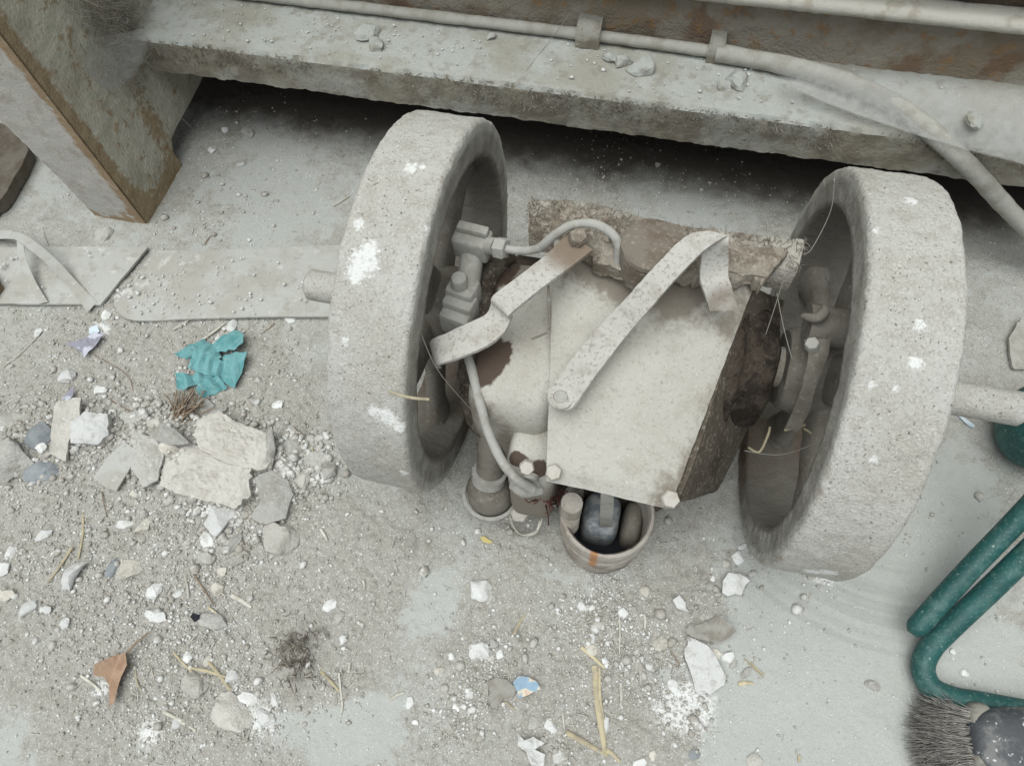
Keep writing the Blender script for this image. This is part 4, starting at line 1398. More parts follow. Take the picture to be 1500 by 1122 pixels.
# ------------------------------------------------------------------ rubble, one by one
flake([(252, 668), (285, 655), (330, 660), (372, 676), (372, 700), (366, 732), (345, 746), (318, 738), (290, 730), (262, 722), (242, 712), (240, 690)],
      .011, 'stone_tan', 'cement_slab', 'largest crumbling cement slab, lower half of the heap at left', 'slab', 11, -.003, (.04, -.02), .12, 40, .0035, .005)
flake([(288, 640), (300, 618), (326, 608), (345, 620), (372, 632), (398, 640), (402, 668), (388, 692), (360, 690), (320, 676), (300, 664)],
      .010, 'stone_tan', 'cement_slab', 'tilted cement slab overlapping the largest slab, below the needle tuft', 'slab', 12, .001, (-.06, .05), .12, 40, .0032, .004)
flake([(396, 640), (404, 632), (408, 660), (402, 690), (392, 690)], .008, 'stone_grey', 'cement_flake', 'narrow upright flake at the right edge of the tilted cement slab', 'flake', 19, .008, (.1, .2), .07, 20, .002, .003)
flake([(208, 640), (236, 648), (245, 672), (236, 706), (215, 716), (200, 690)], .007, 'stone_grey', 'cement_flake', 'pale crumbly flake between the tile piece and the largest slab', 'flake', 20, .006, (.05, .1), .10, 20, .003, .004)
flake([(230, 640), (248, 626), (268, 636), (290, 656), (262, 657), (240, 652)], .009, 'stone_grey', 'plaster_chunk', 'pale wedge of plaster leaning on the largest cement slab', 'plaster', 12, .008, (.15, -.1), .08, 8, .002, .004)
flake([(113, 622), (135, 609), (167, 611), (163, 640), (148, 653), (112, 652)], .014, 'plaster_white', 'plaster_chunk', 'light pitted block of plaster beside the tan flake, upper left of the heap', 'plaster', 13, .000, (.1, .1), .10, 10, .003, .006)
flake([(92, 596), (126, 588), (121, 618), (106, 648), (100, 676), (80, 668), (84, 630)], .007, 'stone_tan', 'cement_flake', 'upright tan cement flake left of the pitted plaster block', 'flake', 14, .004, (.05, .15), .08, 8, .002)
rock(55, 640, 46, 36, 'stone_blue', 'dull slate grey stone above the pale stone at the left edge', 21, 20)
rock(63, 694, 46, 32, 'stone_blue', 'blue grey oblong stone right of the pale stone at the left edge', 22, 25)
rock(18, 672, 56, 56, 'stone_grey', 'large pale angular stone cut by the left edge of the picture', 23, 30, .7)
rock(14, 618, 30, 24, 'stone_grey', 'light stone at the left edge, above the larger pale angular stone', 24, 10)
rock(42, 610, 22, 18, 'stone_grey', 'small grey stone between two stones at the upper left of the rubble', 25, 40)
rock(63, 656, 17, 15, 'plaster_white', 'bright white pebble resting between the two blue grey stones', 26)
flake([(143, 702), (165, 672), (188, 652), (208, 664), (196, 690), (176, 722), (160, 716)], .004, 'sheet_strip', 'tile_piece', 'smooth grey tile piece half buried left of the largest cement slab', 'tile', 15, .006, (.02, 0), .03, 10, .0006)
rock(320, 762, 36, 42, 'plaster_white', 'white crumbly plaster lump just under the largest cement slab', 27, -20)
rock(408, 794, 58, 56, 'stone_tan', 'rough tan pebbled lump below the right end of the rubble heap', 28, 25, .7)
flake([(378, 702), (400, 692), (424, 706), (432, 726), (420, 760), (392, 768), (370, 760), (384, 734)], .010, 'stone_grey', 'plaster_chunk', 'pinkish pale plaster piece right of the largest cement slab', 'plaster', 16, -.001, (.06, .05), .10, 10, .003, .006)
for k, (u, v, w, h, m_, lab) in enumerate((
        (430, 655, 34, 30, 'stone_grey', 'dark grey lump at the right end of the rubble heap near the left flywheel'),
        (462, 672, 38, 36, 'stone_grey', 'round crumbly lump nearest the foot of the left flywheel'),
        (446, 700, 40, 30, 'stone_tan', 'earthy lump below the round crumbly lump by the left flywheel'),
        (480, 690, 26, 28, 'stone_grey', 'small crumbly lump touching the foot of the left flywheel'),
        (427, 634, 16, 14, 'plaster_white', 'white pebble on top of the right end of the rubble heap'),
        (262, 700, 30, 26, 'stone_grey', 'grey lump pressed against the left side of the largest cement slab'),
        (252, 652, 34, 40, 'plaster_cream', 'pale lump under the wedge of plaster on the heap'),
        (215, 700, 24, 30, 'stone_grey', 'grey lump between tile piece and largest cement slab'),
        (200, 612, 42, 24, 'stone_grey', 'flat grey stone at the top of the rubble heap below the rag'),
        (232, 618, 30, 22, 'stone_tan', 'tan stone beside the flat grey stone below the rag'),
        (300, 596, 34, 26, 'stone_grey', 'pale lump close under the teal rag'),
        (322, 604, 22, 18, 'stone_grey', 'small lump beside the pale lump under the teal rag'),
        (299, 678, 16, 15, 'plaster_white', 'small white crumb lying on top of the largest cement slab'),
        (303, 790, 18, 26, 'plaster_white', 'upright white pebble below the white crumbly plaster lump'),
        (341, 795, 18, 34, 'stone_grey', 'narrow grey pebble right of the upright white pebble'),
        (300, 818, 30, 20, 'stone_grey', 'dull grey pebble under the upright white pebble'),
        (345, 822, 26, 16, 'stone_grey', 'flat grey pebble below the narrow grey pebble'),
        (198, 723, 13, 12, 'plaster_cream', 'cream pebble at the lower corner of the tile piece'),
        (169, 694, 16, 16, 'plaster_white', 'white crumb lying on the smooth tile piece'),
        (213, 770, 18, 26, 'plaster_cream', 'cream pebble on the bare patch left of the tan lump'),
        (184, 768, 24, 14, 'plaster_white', 'white fragment on the bare patch below the tile piece'),
        (188, 836, 38, 30, 'plaster_cream', 'oval cream stone left of the straws in the lower left'),
        (164, 832, 16, 28, 'stone_blue', 'narrow bluish white pebble touching the oval cream stone'),
        (227, 867, 24, 26, 'plaster_white', 'white angular pebble below the oval cream stone'),
        (260, 870, 17, 12, 'plaster_white', 'small white flat pebble right of the white angular pebble'),
        (318, 863, 19, 19, 'plaster_cream', 'tan white pebble above the black crumb'),
        (326, 838, 17, 15, 'plaster_cream', 'small cream pebble above the tan white pebble'),
        (229, 902, 32, 18, 'plaster_white', 'flat white shell like piece above the straws near the brown leaf'),
        (310, 910, 44, 22, 'stone_grey', 'pale crumb patch beside the black crumb'),
        (42, 892, 18, 26, 'plaster_white', 'tall white pebble near the left edge in the lower left'),
        (70, 892, 13, 11, 'plaster_white', 'small white pebble right of the tall white pebble'),
        (97, 913, 14, 14, 'plaster_white', 'white pebble on the bare bluish patch at lower left'),
        (5, 832, 18, 20, 'plaster_white', 'bright white pebble cut by the left edge in the lower left'),
        (12, 870, 18, 18, 'plaster_cream', 'pinkish cream pebble near the left edge'),
        (60, 745, 22, 16, 'stone_grey', 'faint grey pebble on the dirt in the left middle'),
        (66, 782, 24, 14, 'plaster_white', 'pale slanted pebble on the dirt right of the left edge'),
        (16, 812, 14, 18, 'plaster_white', 'white pebble above the pebble cut by the left edge'),
        (98, 553, 24, 22, 'plaster_white', 'lone white stone on bare dirt left of the teal rag'),
        (56, 487, 12, 15, 'plaster_white', 'small white stone below the metal strip at far left'),
        (146, 572, 22, 14, 'plaster_white', 'white stone at the upper edge of the rubble, below the lone white stone'),
        (408, 594, 17, 14, 'plaster_white', 'white pebble right of the rag near the flywheel'),
        (376, 589, 11, 10, 'plaster_white', 'small white pebble just right below the rag'),
        (340, 479, 17, 24, 'plaster_white', 'white rectangular chip touching the upper edge of the rag'),
        (320, 496, 12, 10, 'plaster_white', 'tiny white chip between the rag and the rectangular chip'),
        (157, 461, 14, 16, 'plaster_white', 'white chip at the slanted end of the metal strip'),
        (425, 468, 20, 14, 'plaster_white', 'white crumbs by the lower edge of the wide metal strip'),
        (247, 420, 12, 9, 'plaster_white', 'white crumb lying on the wide metal strip'),
        (340, 992, 20, 20, 'plaster_white', 'round white pebble at the end of the straw right of the leaf'),
        (307, 967, 12, 16, 'plaster_cream', 'cream pebble at the straw crossing right of the leaf'),
        (275, 961, 13, 18, 'plaster_white', 'white oval pebble at the start of the straw right of the leaf'),
        (286, 1003, 34, 32, 'stone_tan', 'smooth round brown grey stone below the straw'),
        (340, 1045, 66, 40, 'stone_tan', 'broad flat dusty stone at lower left centre'),
        (364, 1022, 28, 15, 'plaster_white', 'white flat pebble above the broad flat dusty stone'),
        (402, 1027, 12, 24, 'plaster_white', 'thin white upright chip right of the broad flat stone'),
        (388, 1052, 34, 20, 'plaster_white', 'powdery white clump right of the broad flat stone'),
        (257, 1060, 15, 13, 'plaster_white', 'pair like white crumb below the brown stone'),
        (484, 886, 22, 16, 'plaster_white', 'white triangular chip left of centre on the floor'),
        (502, 937, 13, 15, 'plaster_white', 'grey white pebble below the white triangular chip'),
        (475, 930, 14, 16, 'stone_grey', 'grey pebble left of the grey white pebble'),
        (497, 905, 14, 20, 'stone_grey', 'thin grey chip under the white triangular chip'),
        (455, 965, 13, 12, 'stone_grey', 'small grey pebble beside the mossy dirt clump'),
        (703, 863, 38, 34, 'plaster_white', 'bright white plaster lump on bare floor left of the bowl'),
        (718, 875, 18, 22, 'stone_grey', 'grey pebble touching the bright white plaster lump'),
        (701, 953, 32, 30, 'plaster_white', 'white grey plaster lump in front of the wrapper scrap'),
        (724, 943, 13, 14, 'stone_grey', 'small grey pebble right above the white grey plaster lump'),
        (720, 961, 12, 15, 'stone_tan', 'brownish pebble touching the white grey plaster lump'),
        (732, 959, 12, 14, 'plaster_white', 'pale pebble right of the brownish pebble'),
        (643, 982, 14, 13, 'plaster_cream', 'yellowish pebble left of the wrapper scrap'),
        (662, 961, 11, 11, 'plaster_white', 'white crumb above the yellowish pebble'),
        (599, 1030, 13, 19, 'plaster_white', 'upright white pebble in the lower middle'),
        (608, 1058, 10, 8, 'plaster_white', 'white chip below the upright white pebble'),
        (668, 1036, 10, 13, 'plaster_white', 'white pebble in the grit below the yellowish pebble'),
        (689, 1016, 15, 13, 'plaster_white', 'white pebble left of the grey leaf scrap'),
        (657, 1056, 17, 20, 'stone_grey', 'pale crumbly pebble in the lower middle grit'),
        (651, 1009, 11, 12, 'stone_grey', 'round grey pebble under the yellowish pebble'),
        (781, 1058, 20, 18, 'stone_grey', 'rounded grey pebble above the torn paper'),
        (806, 1066, 16, 20, 'plaster_white', 'white pebble right of the rounded grey pebble'),
        (817, 1108, 18, 17, 'plaster_white', 'white pebble at the bottom beside the torn paper'),
        (820, 1040, 24, 18, 'stone_grey', 'pale pebble left of the long straws'),
        (887, 1061, 14, 28, 'plaster_white', 'white almond shaped seed husk beside the long straw'),
        (865, 951, 18, 20, 'plaster_cream', 'cream pebble at the top of the long straw'),
        (875, 916, 20, 13, 'stone_tan', 'tan pebble below the filter bowl debris'),
        (866, 935, 12, 16, 'plaster_white', 'white chip under the tan pebble'),
        (888, 970, 11, 14, 'plaster_white', 'white chip right of the cream pebble on the straw'),
        (853, 888, 15, 16, 'plaster_white', 'white crumb cluster piece left below the bowl'),
        (866, 890, 13, 9, 'plaster_white', 'small white crumb beside the crumb cluster piece below the bowl'),
        (944, 868, 20, 15, 'plaster_cream', 'cream pebble at the lower right of the bowl'),
        (966, 893, 13, 13, 'plaster_cream', 'cream chip left of the white angular flake'),
        (913, 896, 16, 17, 'plaster_white', 'white clustered pebble below the bowl'),
        (968, 942, 25, 22, 'plaster_cream', 'cream angular pebble left of the big white flake'),
        (939, 981, 16, 28, 'stone_tan', 'brown grey pebble below the cream angular pebble'),
        (952, 975, 15, 12, 'plaster_white', 'white crumb beside the brown grey pebble'),
        (1067, 962, 20, 19, 'plaster_white', 'white chip right of the big white flake'),
        (1050, 958, 13, 15, 'plaster_cream', 'cream chip wedged between big flake and white chip'),
        (1075, 973, 15, 11, 'stone_grey', 'grey chip below the white chip right of the big flake'),
        (1093, 984, 22, 12, 'stone_grey', 'faint grey crumb at the dry grass right of the big flake'),
        (985, 1003, 15, 18, 'plaster_white', 'white pebble left of the big flake tip'),
        (1028, 1036, 10, 9, 'plaster_white', 'lone white bead on bare floor below the big flake'),
        (1015, 1103, 19, 15, 'stone_blue', 'pale blue grey chip at the bottom edge'),
        (1105, 1115, 22, 18, 'stone_tan', 'tan pebble at the bottom edge right of the chip'),
        (957, 1105, 12, 14, 'plaster_cream', 'cream pebble at the bottom edge'),
        (938, 1118, 20, 14, 'plaster_white', 'white pebble cut by the bottom edge'),
        (1277, 1003, 20, 13, 'stone_grey', 'faint flat chip alone on the bare floor at right'),
        (1079, 816, 20, 20, 'plaster_white', 'white crumb left of the right flywheel foot'),
        (1087, 800, 15, 9, 'plaster_white', 'small white flake above the white crumb by the right flywheel'),
        (1039, 858, 13, 12, 'stone_grey', 'grey pebble left of the jagged white flake'),
        (1044, 848, 9, 9, 'plaster_white', 'white bead above the grey pebble'),
        (1065, 826, 14, 16, 'stone_tan', 'brownish crumb above the jagged white flake'),
        (1103, 840, 12, 10, 'stone_grey', 'grey crumb right of the jagged white flake'),
        (1228, 835, 20, 14, 'plaster_white', 'plaster crumb under the right end of the right flywheel foot'),
        (1394, 954, 10, 9, 'plaster_white', 'white bead in the bend of the green tube'),
        (1410, 985, 12, 10, 'plaster_white', 'white bead inside the green tube bend'),
        (152, 345, 26, 22, 'stone_grey', 'round grey lump at the foot of the machine leg'),
        (363, 195, 24, 14, 'stone_grey', 'grey lump on the dark floor under the beam at left'),
        (331, 191, 12, 11, 'plaster_white', 'white chip on the dark floor under the beam at left'),
        (312, 222, 14, 14, 'plaster_white', 'pale chip beside the back of the machine leg'),
        (353, 242, 12, 8, 'plaster_white', 'white flat chip between the leg and the left flywheel'))):
    rock(u, v, w, h, m_, lab, 100 + k, float(rng.uniform(-40, 40)), .62, 'pebble' if max(w, h) < 26 else 'stone', 'pebble' if max(w, h) < 26 else 'stone', sub=3 if max(w, h) > 22 else 2)

O8 = lambda L_: [(840 + x / 2.938, 740 + y / 2.938) for x, y in L_]
flake(O8([(490, 565), (530, 585), (570, 605), (600, 645), (620, 680), (650, 740), (640, 775), (610, 795), (580, 815), (555, 798), (520, 800), (508, 750), (500, 720), (490, 690), (475, 660), (472, 620), (485, 605)]),
      .005, 'plaster_white', 'plaster_flake', 'biggest flat white plaster flake, pointed at the top, in front of the bowl', 'plaster flake', 31, .003, (.03, -.03), .03, 10, .0008)
flake(O8([(635, 330), (660, 295), (705, 300), (735, 315), (752, 330), (730, 350), (715, 392), (690, 385), (655, 395), (632, 380)]), .006, 'plaster_white', 'plaster_flake', 'jagged white plaster flake left of the right flywheel foot', 'plaster flake', 32, .003, (.04, .02), .05, 8, .001)
flake(O8([(420, 410), (450, 390), (475, 420), (478, 445), (492, 460), (465, 455), (440, 445)]), .004, 'plaster_white', 'plaster_flake', 'small angular white flake below the bowl, right of the crumbs', 'plaster flake', 33, .003, (.05, .1), .04, 6, .0008)
flake([(1182, 838), (1195, 828), (1215, 830), (1233, 836), (1228, 845), (1205, 844)], .006, 'plaster_white', 'plaster_flake', 'white plaster crust pressed under the right flywheel foot', 'plaster flake', 34, .002, (0, 0), .2, 8, .003)
flake([(93, 850), (100, 835), (118, 826), (134, 824), (122, 836), (112, 850), (104, 866), (94, 862)], .002, 'plaster_white', 'paint_flake', 'curled bluish white paint flake at lower left', 'paint flake', 35, .004, (.2, .1), .15, 8, .002, .006)
# leaves and scraps
flake([(192, 957), (196, 975), (186, 992), (180, 1010), (175, 1030), (167, 1034), (165, 1012), (160, 992), (149, 990), (152, 974), (166, 966), (178, 960)], .0008, 'leaf_brown', 'dry_leaf', 'curled brown dry leaf in the lower left', 'leaf', 41, .006, (0, .1), .06, 14, .0006,
      curl=lambda q: .016 * np.abs(q[:, 0] + .1) + .004 * q[:, 1])
stick([(190, 962, .008), (204, 945, .008), (221, 928, .004)], .0016, 'twig', 'leaf_stalk', 'pale stalk attached to the curled brown leaf', 'stalk')
flake(O8([(470, 540), (500, 515), (545, 515), (590, 490), (625, 478), (650, 500), (700, 545), (660, 575), (610, 600), (550, 580), (500, 565)]), .0008, 'leaf_grey', 'dry_leaf', 'grey dusty dead leaf above the biggest white flake', 'leaf', 42, .005, (0, 0), .10, 14, .0008,
      curl=lambda q: .010 * (fbm(np.column_stack([q * 2.2]), 3, 4) - .3))
flake(O8([(505, 470), (518, 445), (532, 470), (540, 498), (520, 505)]), .0008, 'leaf_grey', 'leaf_scrap', 'small upright curl of leaf at the tip of the grey dead leaf', 'leaf', 43, .006, (.3, 0), .05, 8, .0006)
flake([(714, 998), (728, 992), (742, 996), (757, 1008), (750, 1024), (738, 1022), (728, 1038), (719, 1034), (720, 1016)], .0008, 'leaf_grey', 'leaf_scrap', 'flat grey leaf scrap left of the coloured wrapper', 'leaf', 44, .004, (0, 0), .08, 10, .0006)
flake([(752, 1000), (760, 990), (775, 992), (786, 998), (792, 1009), (780, 1014), (768, 1020), (760, 1023), (757, 1010)], .0008, 'paper_blue', 'wrapper_scrap', 'torn wrapper scrap with blue, cream and pink print', 'wrapper', 45, .005, (.1, 0), .08, 10, .001,
      curl=lambda q: .006 * np.abs(q[:, 0]))
flake([(757, 1072), (764, 1086), (780, 1078), (797, 1088), (783, 1097), (798, 1104), (796, 1122), (778, 1120), (770, 1100), (758, 1090)], .0006, 'plaster_white', 'paper_scrap', 'torn greyish white paper at the bottom edge', 'paper', 46, .004, (0, .1), .15, 12, .001,
      curl=lambda q: .010 * fbm(q * 3, 3, 6))
flake([(100, 508), (118, 505), (132, 500), (145, 492), (158, 494), (148, 506), (136, 516), (128, 526), (120, 516)], .001, 'scrap_lilac', 'plastic_scrap', 'torn lilac grey plastic scrap below the slanted strip end', 'plastic scrap', 47, .004, (.1, .1), .12, 12, .001, curl=lambda q: .010 * fbm(q * 3, 3, 9))
flake([(135, 484), (146, 480), (150, 488), (142, 494), (134, 492)], .001, 'shard_blue', 'plastic_scrap', 'tiny pale blue plastic scrap above the lilac scrap', 'plastic scrap', 48, .006, (.2, .1), .1, 6, .0006)
flake([(94, 588), (108, 572), (112, 570), (110, 582), (100, 592)], .0012, 'scrap_lilac', 'plastic_scrap', 'narrow pale lilac scrap above the rubble heap', 'plastic scrap', 49, .005, (.1, .2), .05, 6, .0006)
flake([(703, 788), (709, 786), (722, 794), (720, 797), (708, 795)], .001, 'scrap_yellow', 'foil_scrap', 'tiny yellow scrap on the floor below the elbow', 'scrap', 50, .002, (0, .1), .08, 6, .0004)
flake([(1400, 609), (1406, 610), (1426, 624), (1425, 628), (1418, 626)], .0012, 'shard_blue', 'plastic_sliver', 'thin pale blue sliver on the floor right of the right flywheel', 'sliver', 51, .002, (0, 0), .02, 6, .0002)
flake([(284, 905), (288, 899), (296, 901), (297, 908), (290, 912)], .004, 'black_bit', 'black_crumb', 'small black crumb on the pale crumb patch', 'crumb', 52, .006, (.1, .1), .2, 6, .002)
flake([(1472, 500), (1490, 470), (1520, 480), (1520, 540), (1480, 545)], .005, 'stone_tan', 'cement_flake', 'earth coloured flake at the right edge below the hose', 'flake', 53, .003, (.05, .05), .15, 10, .002)
# clods on the beam
for k, (u, v, w, lab) in enumerate(((940, 101, 42, 'rounded dirt clod on the beam, right of the clamp'), (913, 93, 30, 'upright dirt flake leaning on the rounded clod on the beam'), (897, 86, 26, 'small dirt flake nearest the clamp on the beam'),
                                    (540, 52, 34, 'cracked dirt flake on the left part of the beam'), (552, 68, 30, 'lower dirt flake below the cracked one on the beam'), (1080, 118, 40, 'crusty dirt lump on the beam under the second clamp'),
                                    (1062, 128, 26, 'smaller crusty dirt lump below the second clamp'), (1427, 178, 30, 'wispy dirt clod caught in the cobweb at right'), (720, 55, 16, 'small pebble of dirt on the beam beside the conduit'))):
    p = PZ(u, v, .208)
    if k == 7: p = PZ(u, v, .235)
    m_ = w * np.linalg.norm(p - CAM_LOC) / FPX / 2
    V, F = rock_verts(300 + k, 3, (m_, m_ * .75, m_ * .5))
    o = mk('dirt_clod', MB().add(V, F), 'flange_dust', None, 25, label=lab, cat='dirt clod', group='dirt clods on the beam')
    o.location = (p[0], p[1], p[2] + m_ * .15)
    o.rotation_euler = (rng.uniform(-.2, .2), rng.uniform(-.2, .2), rng.uniform(0, 6))

# straws and sticks
ST = [([(255, 955), (268, 970), (282, 984)], .0014, 'straw', 'short straw leading from the white oval pebble to the long bent straw'),
      ([(280, 978), (305, 983), (333, 992)], .0017, 'straw', 'straw ending at the round white pebble right of the leaf'),
      ([(305, 968), (325, 992), (343, 1018)], .0017, 'straw', 'straw crossing diagonally below the round white pebble'),
      ([(241, 1042), (265, 1055), (288, 1070)], .0016, 'straw_pale', 'pale straw below the brown round stone'),
      ([(470, 983), (485, 998), (500, 1015)], .0017, 'straw', 'straw below the mossy dirt clump'),
      ([(497, 985), (499, 1005), (502, 1035), (499, 1048)], .0010, 'straw_pale', 'thin upright stalk right of the mossy clump'),
      ([(120, 990), (135, 1000), (149, 1012)], .0014, 'straw_pale', 'pale stick left of the brown leaf'),
      ([(123, 753), (122, 785), (116, 819)], .0015, 'straw', 'upright straw left of the bare patch below the tile'),
      ([(107, 802), (90, 828), (71, 854)], .0016, 'straw', 'slanting straw below the upright straw at left'),
      ([(305, 889), (316, 897), (326, 906)], .0012, 'straw', 'short straw above the black crumb'),
      ([(340, 872), (355, 880), (369, 890)], .0022, 'straw_pale', 'pale broad stick right of the tan white pebble'),
      ([(279, 834), (297, 860), (314, 886)], .0009, 'twig', 'thin dark twig above the black crumb'),
      ([(272, 845), (275, 858), (277, 872)], .0013, 'straw_pale', 'short pale stick above the flat white pebble'),
      ([(254, 484), (268, 476), (281, 467)], .0020, 'straw_pale', 'white stick touching the lower edge of the wide strip'),
      ([(298, 498), (315, 486), (330, 474)], .0018, 'straw_pale', 'pale stick left of the white rectangular chip'),
      ([(-10, 548), (25, 524), (54, 496)], .0013, 'straw_pale', 'long pale straw at the left edge under the metal strip'),
      ([(383, 489), (394, 482), (403, 474)], .0009, 'twig', 'tiny twig below the wide metal strip near the flywheel'),
      ([(851, 948), (868, 962), (885, 978)], .0019, 'straw', 'straw leaning on the cream pebble at the top of the long straw'),
      ([(871, 975), (874, 1020), (880, 1060), (886, 1100)], .0034, 'straw', 'longest yellow straw at the bottom centre'),
      ([(878, 978), (879, 1020), (884, 1060), (888, 1104)], .0014, 'straw', 'thin straw alongside the longest yellow straw'),
      ([(829, 1072), (858, 1088), (890, 1106)], .0026, 'straw', 'thick straw slanting to the foot of the longest straw'),
      ([(882, 1096), (895, 1102), (908, 1116)], .0022, 'straw', 'frayed straw end at the foot of the longest straw'),
      ([(907, 900), (908, 930), (907, 958)], .0008, 'straw_pale', 'thin upright stalk under the white clustered pebble'),
      ([(943, 900), (945, 910), (944, 921)], .0014, 'straw_pale', 'short white stick below the cream pebble by the bowl'),
      ([(909, 1000), (910, 1018), (909, 1034)], .0016, 'straw_pale', 'short pale stick right of the longest straw'),
      ([(1081, 1002), (1092, 1000), (1103, 1001)], .0020, 'straw', 'yellow straw piece right of the biggest white flake'),
      ([(982, 955), (990, 965), (996, 976)], .0008, 'twig', 'thin dark stalk left of the biggest white flake'),
      ([(1090, 965), (1105, 980), (1118, 992)], .0008, 'straw', 'dry grass blade right of the biggest flake'),
      ([(1100, 970), (1108, 980), (1120, 988)], .0008, 'straw', 'second dry grass blade right of the biggest flake'),
      ([(532, 850), (534, 856), (534, 864)], .0014, 'straw_pale', 'short pale stick on bare dirt left of centre'),
      ([(513, 970), (511, 985)], .0015, 'straw_pale', 'short white stick beside the grey white pebble'),
      ([(572, 1024), (582, 1018), (592, 1014)], .0015, 'straw_pale', 'short straw above the upright white pebble'),
      ([(823, 1035), (825, 1052), (827, 1070)], .0010, 'straw_pale', 'thin stalk left of the thick slanting straw'),
      ([(740, 1028), (748, 1034), (754, 1040)], .0010, 'straw', 'thin straw under the wrapper scrap'),
      ([(752, 930), (760, 915), (768, 900)], .0015, 'straw', 'faint straw right above the white grey plaster lump'),
      ([(1170, 1106), (1170, 1116)], .0016, 'straw', 'short yellow stick at the bottom edge right of the tan pebble'),
      ([(218, 640), (224, 655), (230, 672)], .0012, 'straw', 'yellow stalk standing in the rubble heap'),
      ([(160, 585), (185, 600), (215, 612)], .0009, 'twig', 'long dark twig across the top of the rubble heap'),
      ([(105, 612), (106, 600), (110, 590)], .0010, 'straw_pale', 'thin stalk beside the tan cement flake'),
      ([(150, 720), (155, 745), (158, 758)], .0007, 'twig', 'thin dark stalk on the bare patch below the tile piece'),
      ([(458, 655), (459, 668), (460, 680)], .0012, 'straw', 'short straw standing in the lumps near the left flywheel'),
      ([(470, 775), (475, 783), (480, 792)], .0016, 'straw_pale', 'short pale stick below the foot of the left flywheel'),
      ([(196, 572), (180, 545), (100, 500)], .0006, 'twig', 'hair thin dark fibre from the scrap down to the rubble'),
      ([(300, 360), (305, 352), (310, 345)], .0009, 'twig', 'tiny twig at the upper edge of the wide strip'),
      ([(80, 380), (70, 358), (62, 333)], .0007, 'straw_pale', 'thin pale fibre by the foot of the machine leg'),
      ([(488, 303), (500, 296), (512, 288)], .0016, 'straw_pale', 'pale stick left of the left flywheel, near its top'),
      ([(160, 985), (195, 975), (202, 1000), (210, 1012)], .0008, 'straw', 'dry grass blade beside the brown leaf')]
for pts, r, m_, lab in ST:
    stick(pts, r, m_, 'straw' if 'straw' in m_ else 'twig', lab, 'straw' if 'straw' in m_ else 'twig', 'straws and twigs on the floor')
# straw lying on the left wheel
P_ = PP([(556, 566, .30), (580, 577, .325), (605, 583, .335), (628, 585, .33)])
mk('straw', tube(MB(), P_, [.0008, .0011, .0013, .0012], 6, 20), 'straw', None, 60, tuple(P_[0]), label='thin straw sticking out across the edge of the left flywheel', cat='straw', group='straws and twigs on the floor')
# straws under the lever
for pts, lab in (([(1150, 630, .20), (1165, 626, .21), (1180, 622, .215)], 'short straw under the tip of the lever'),
                 ([(1178, 628, .20), (1192, 640, .19), (1203, 676, .17)], 'forked dry stalk hanging below the lever in the right flywheel'),
                 ([(1096, 655, .15), (1112, 662, .15), (1124, 640, .16), (1128, 625, .165)], 'bent dry stalk in the dark gap left of the lever')):
    P_ = PP(pts)
    mk('dry_stalk', tube(MB(), P_, .0014, 6, 20), 'straw', None, 60, tuple(P_[0]), label=lab, cat='stalk', group='dry stalks caught in the engine')
# needle tuft and mossy clump
tuft = MB()
c = PG(271, 600)
for k in range(46):
    a = rng.normal(1.4, .5)
    L = rng.uniform(.02, .045)
    p0 = c + np.array([rng.normal(0, .008), rng.normal(-.012, .006), .002])
    d = np.array([math.cos(a) * L, math.sin(a) * L, rng.uniform(.0, .016)])
    tube(tuft, [p0, p0 + d * .5 + rng.normal(0, .001, 3), p0 + d], .0009, 4)
mk('needle_tuft', tuft, 'twig', None, None, tuple(c), label='tuft of brown dry needles at the lower edge of the teal rag', cat='needle tuft')
moss = MB()
c = PG(435, 958)
for k in range(150):
    p0 = c + np.array([rng.normal(0, .013), rng.normal(0, .016), rng.uniform(-.001, .004)])
    d = rng.normal(0, 1, 3); d[2] = abs(d[2]); d /= np.linalg.norm(d)
    tube(moss, [p0, p0 + d * .005 + rng.normal(0, .002, 3), p0 + d * .010], .0007, 3, caps=False)
mk('dirt_clump', moss, 'fluff', None, None, tuple(c), label='dark mossy dirt clump left of the lower middle bare patch', cat='dirt clump')

# ------------------------------------------------------------------ green tubular stand
green = empty('tubular_stand', tuple(PZ(1440, 900)), 'dark green painted tubular steel stand at the right edge', 'stand')
GO = tuple(np.array(PZ(1440, 900)))
mb = tube(MB(), PP([(1336, 928, .030), (1341, 921, .032), (1352, 909, .036), (1420, 834, .062), (1500, 751, .10), (1640, 600, .20)]), [.005, .0098, .0112, .0112, .0114, .0114], 22, 60)
mk('tube', mb, 'green_paint', green, 60, GO)
mb = tube(MB(), PP([(1640, 680, .16), (1500, 815, .085), (1445, 868, .055), (1390, 920, .030), (1362, 950, .020), (1352, 978, .017), (1364, 1006, .0165), (1396, 1022, .0165), (1440, 1030, .0165), (1520, 1045, .0165), (1640, 1066, .0165)]), .0120, 22, 120)
mk('tube', mb, 'green_paint', green, 60, GO)
V, F = superell(tuple(PZ(1534, 626, .05)), (.050, .052, .05), .8, .9, 28, 40)
mk('round_foot', MB().add(V, F), 'green_paint', green, 60, GO)

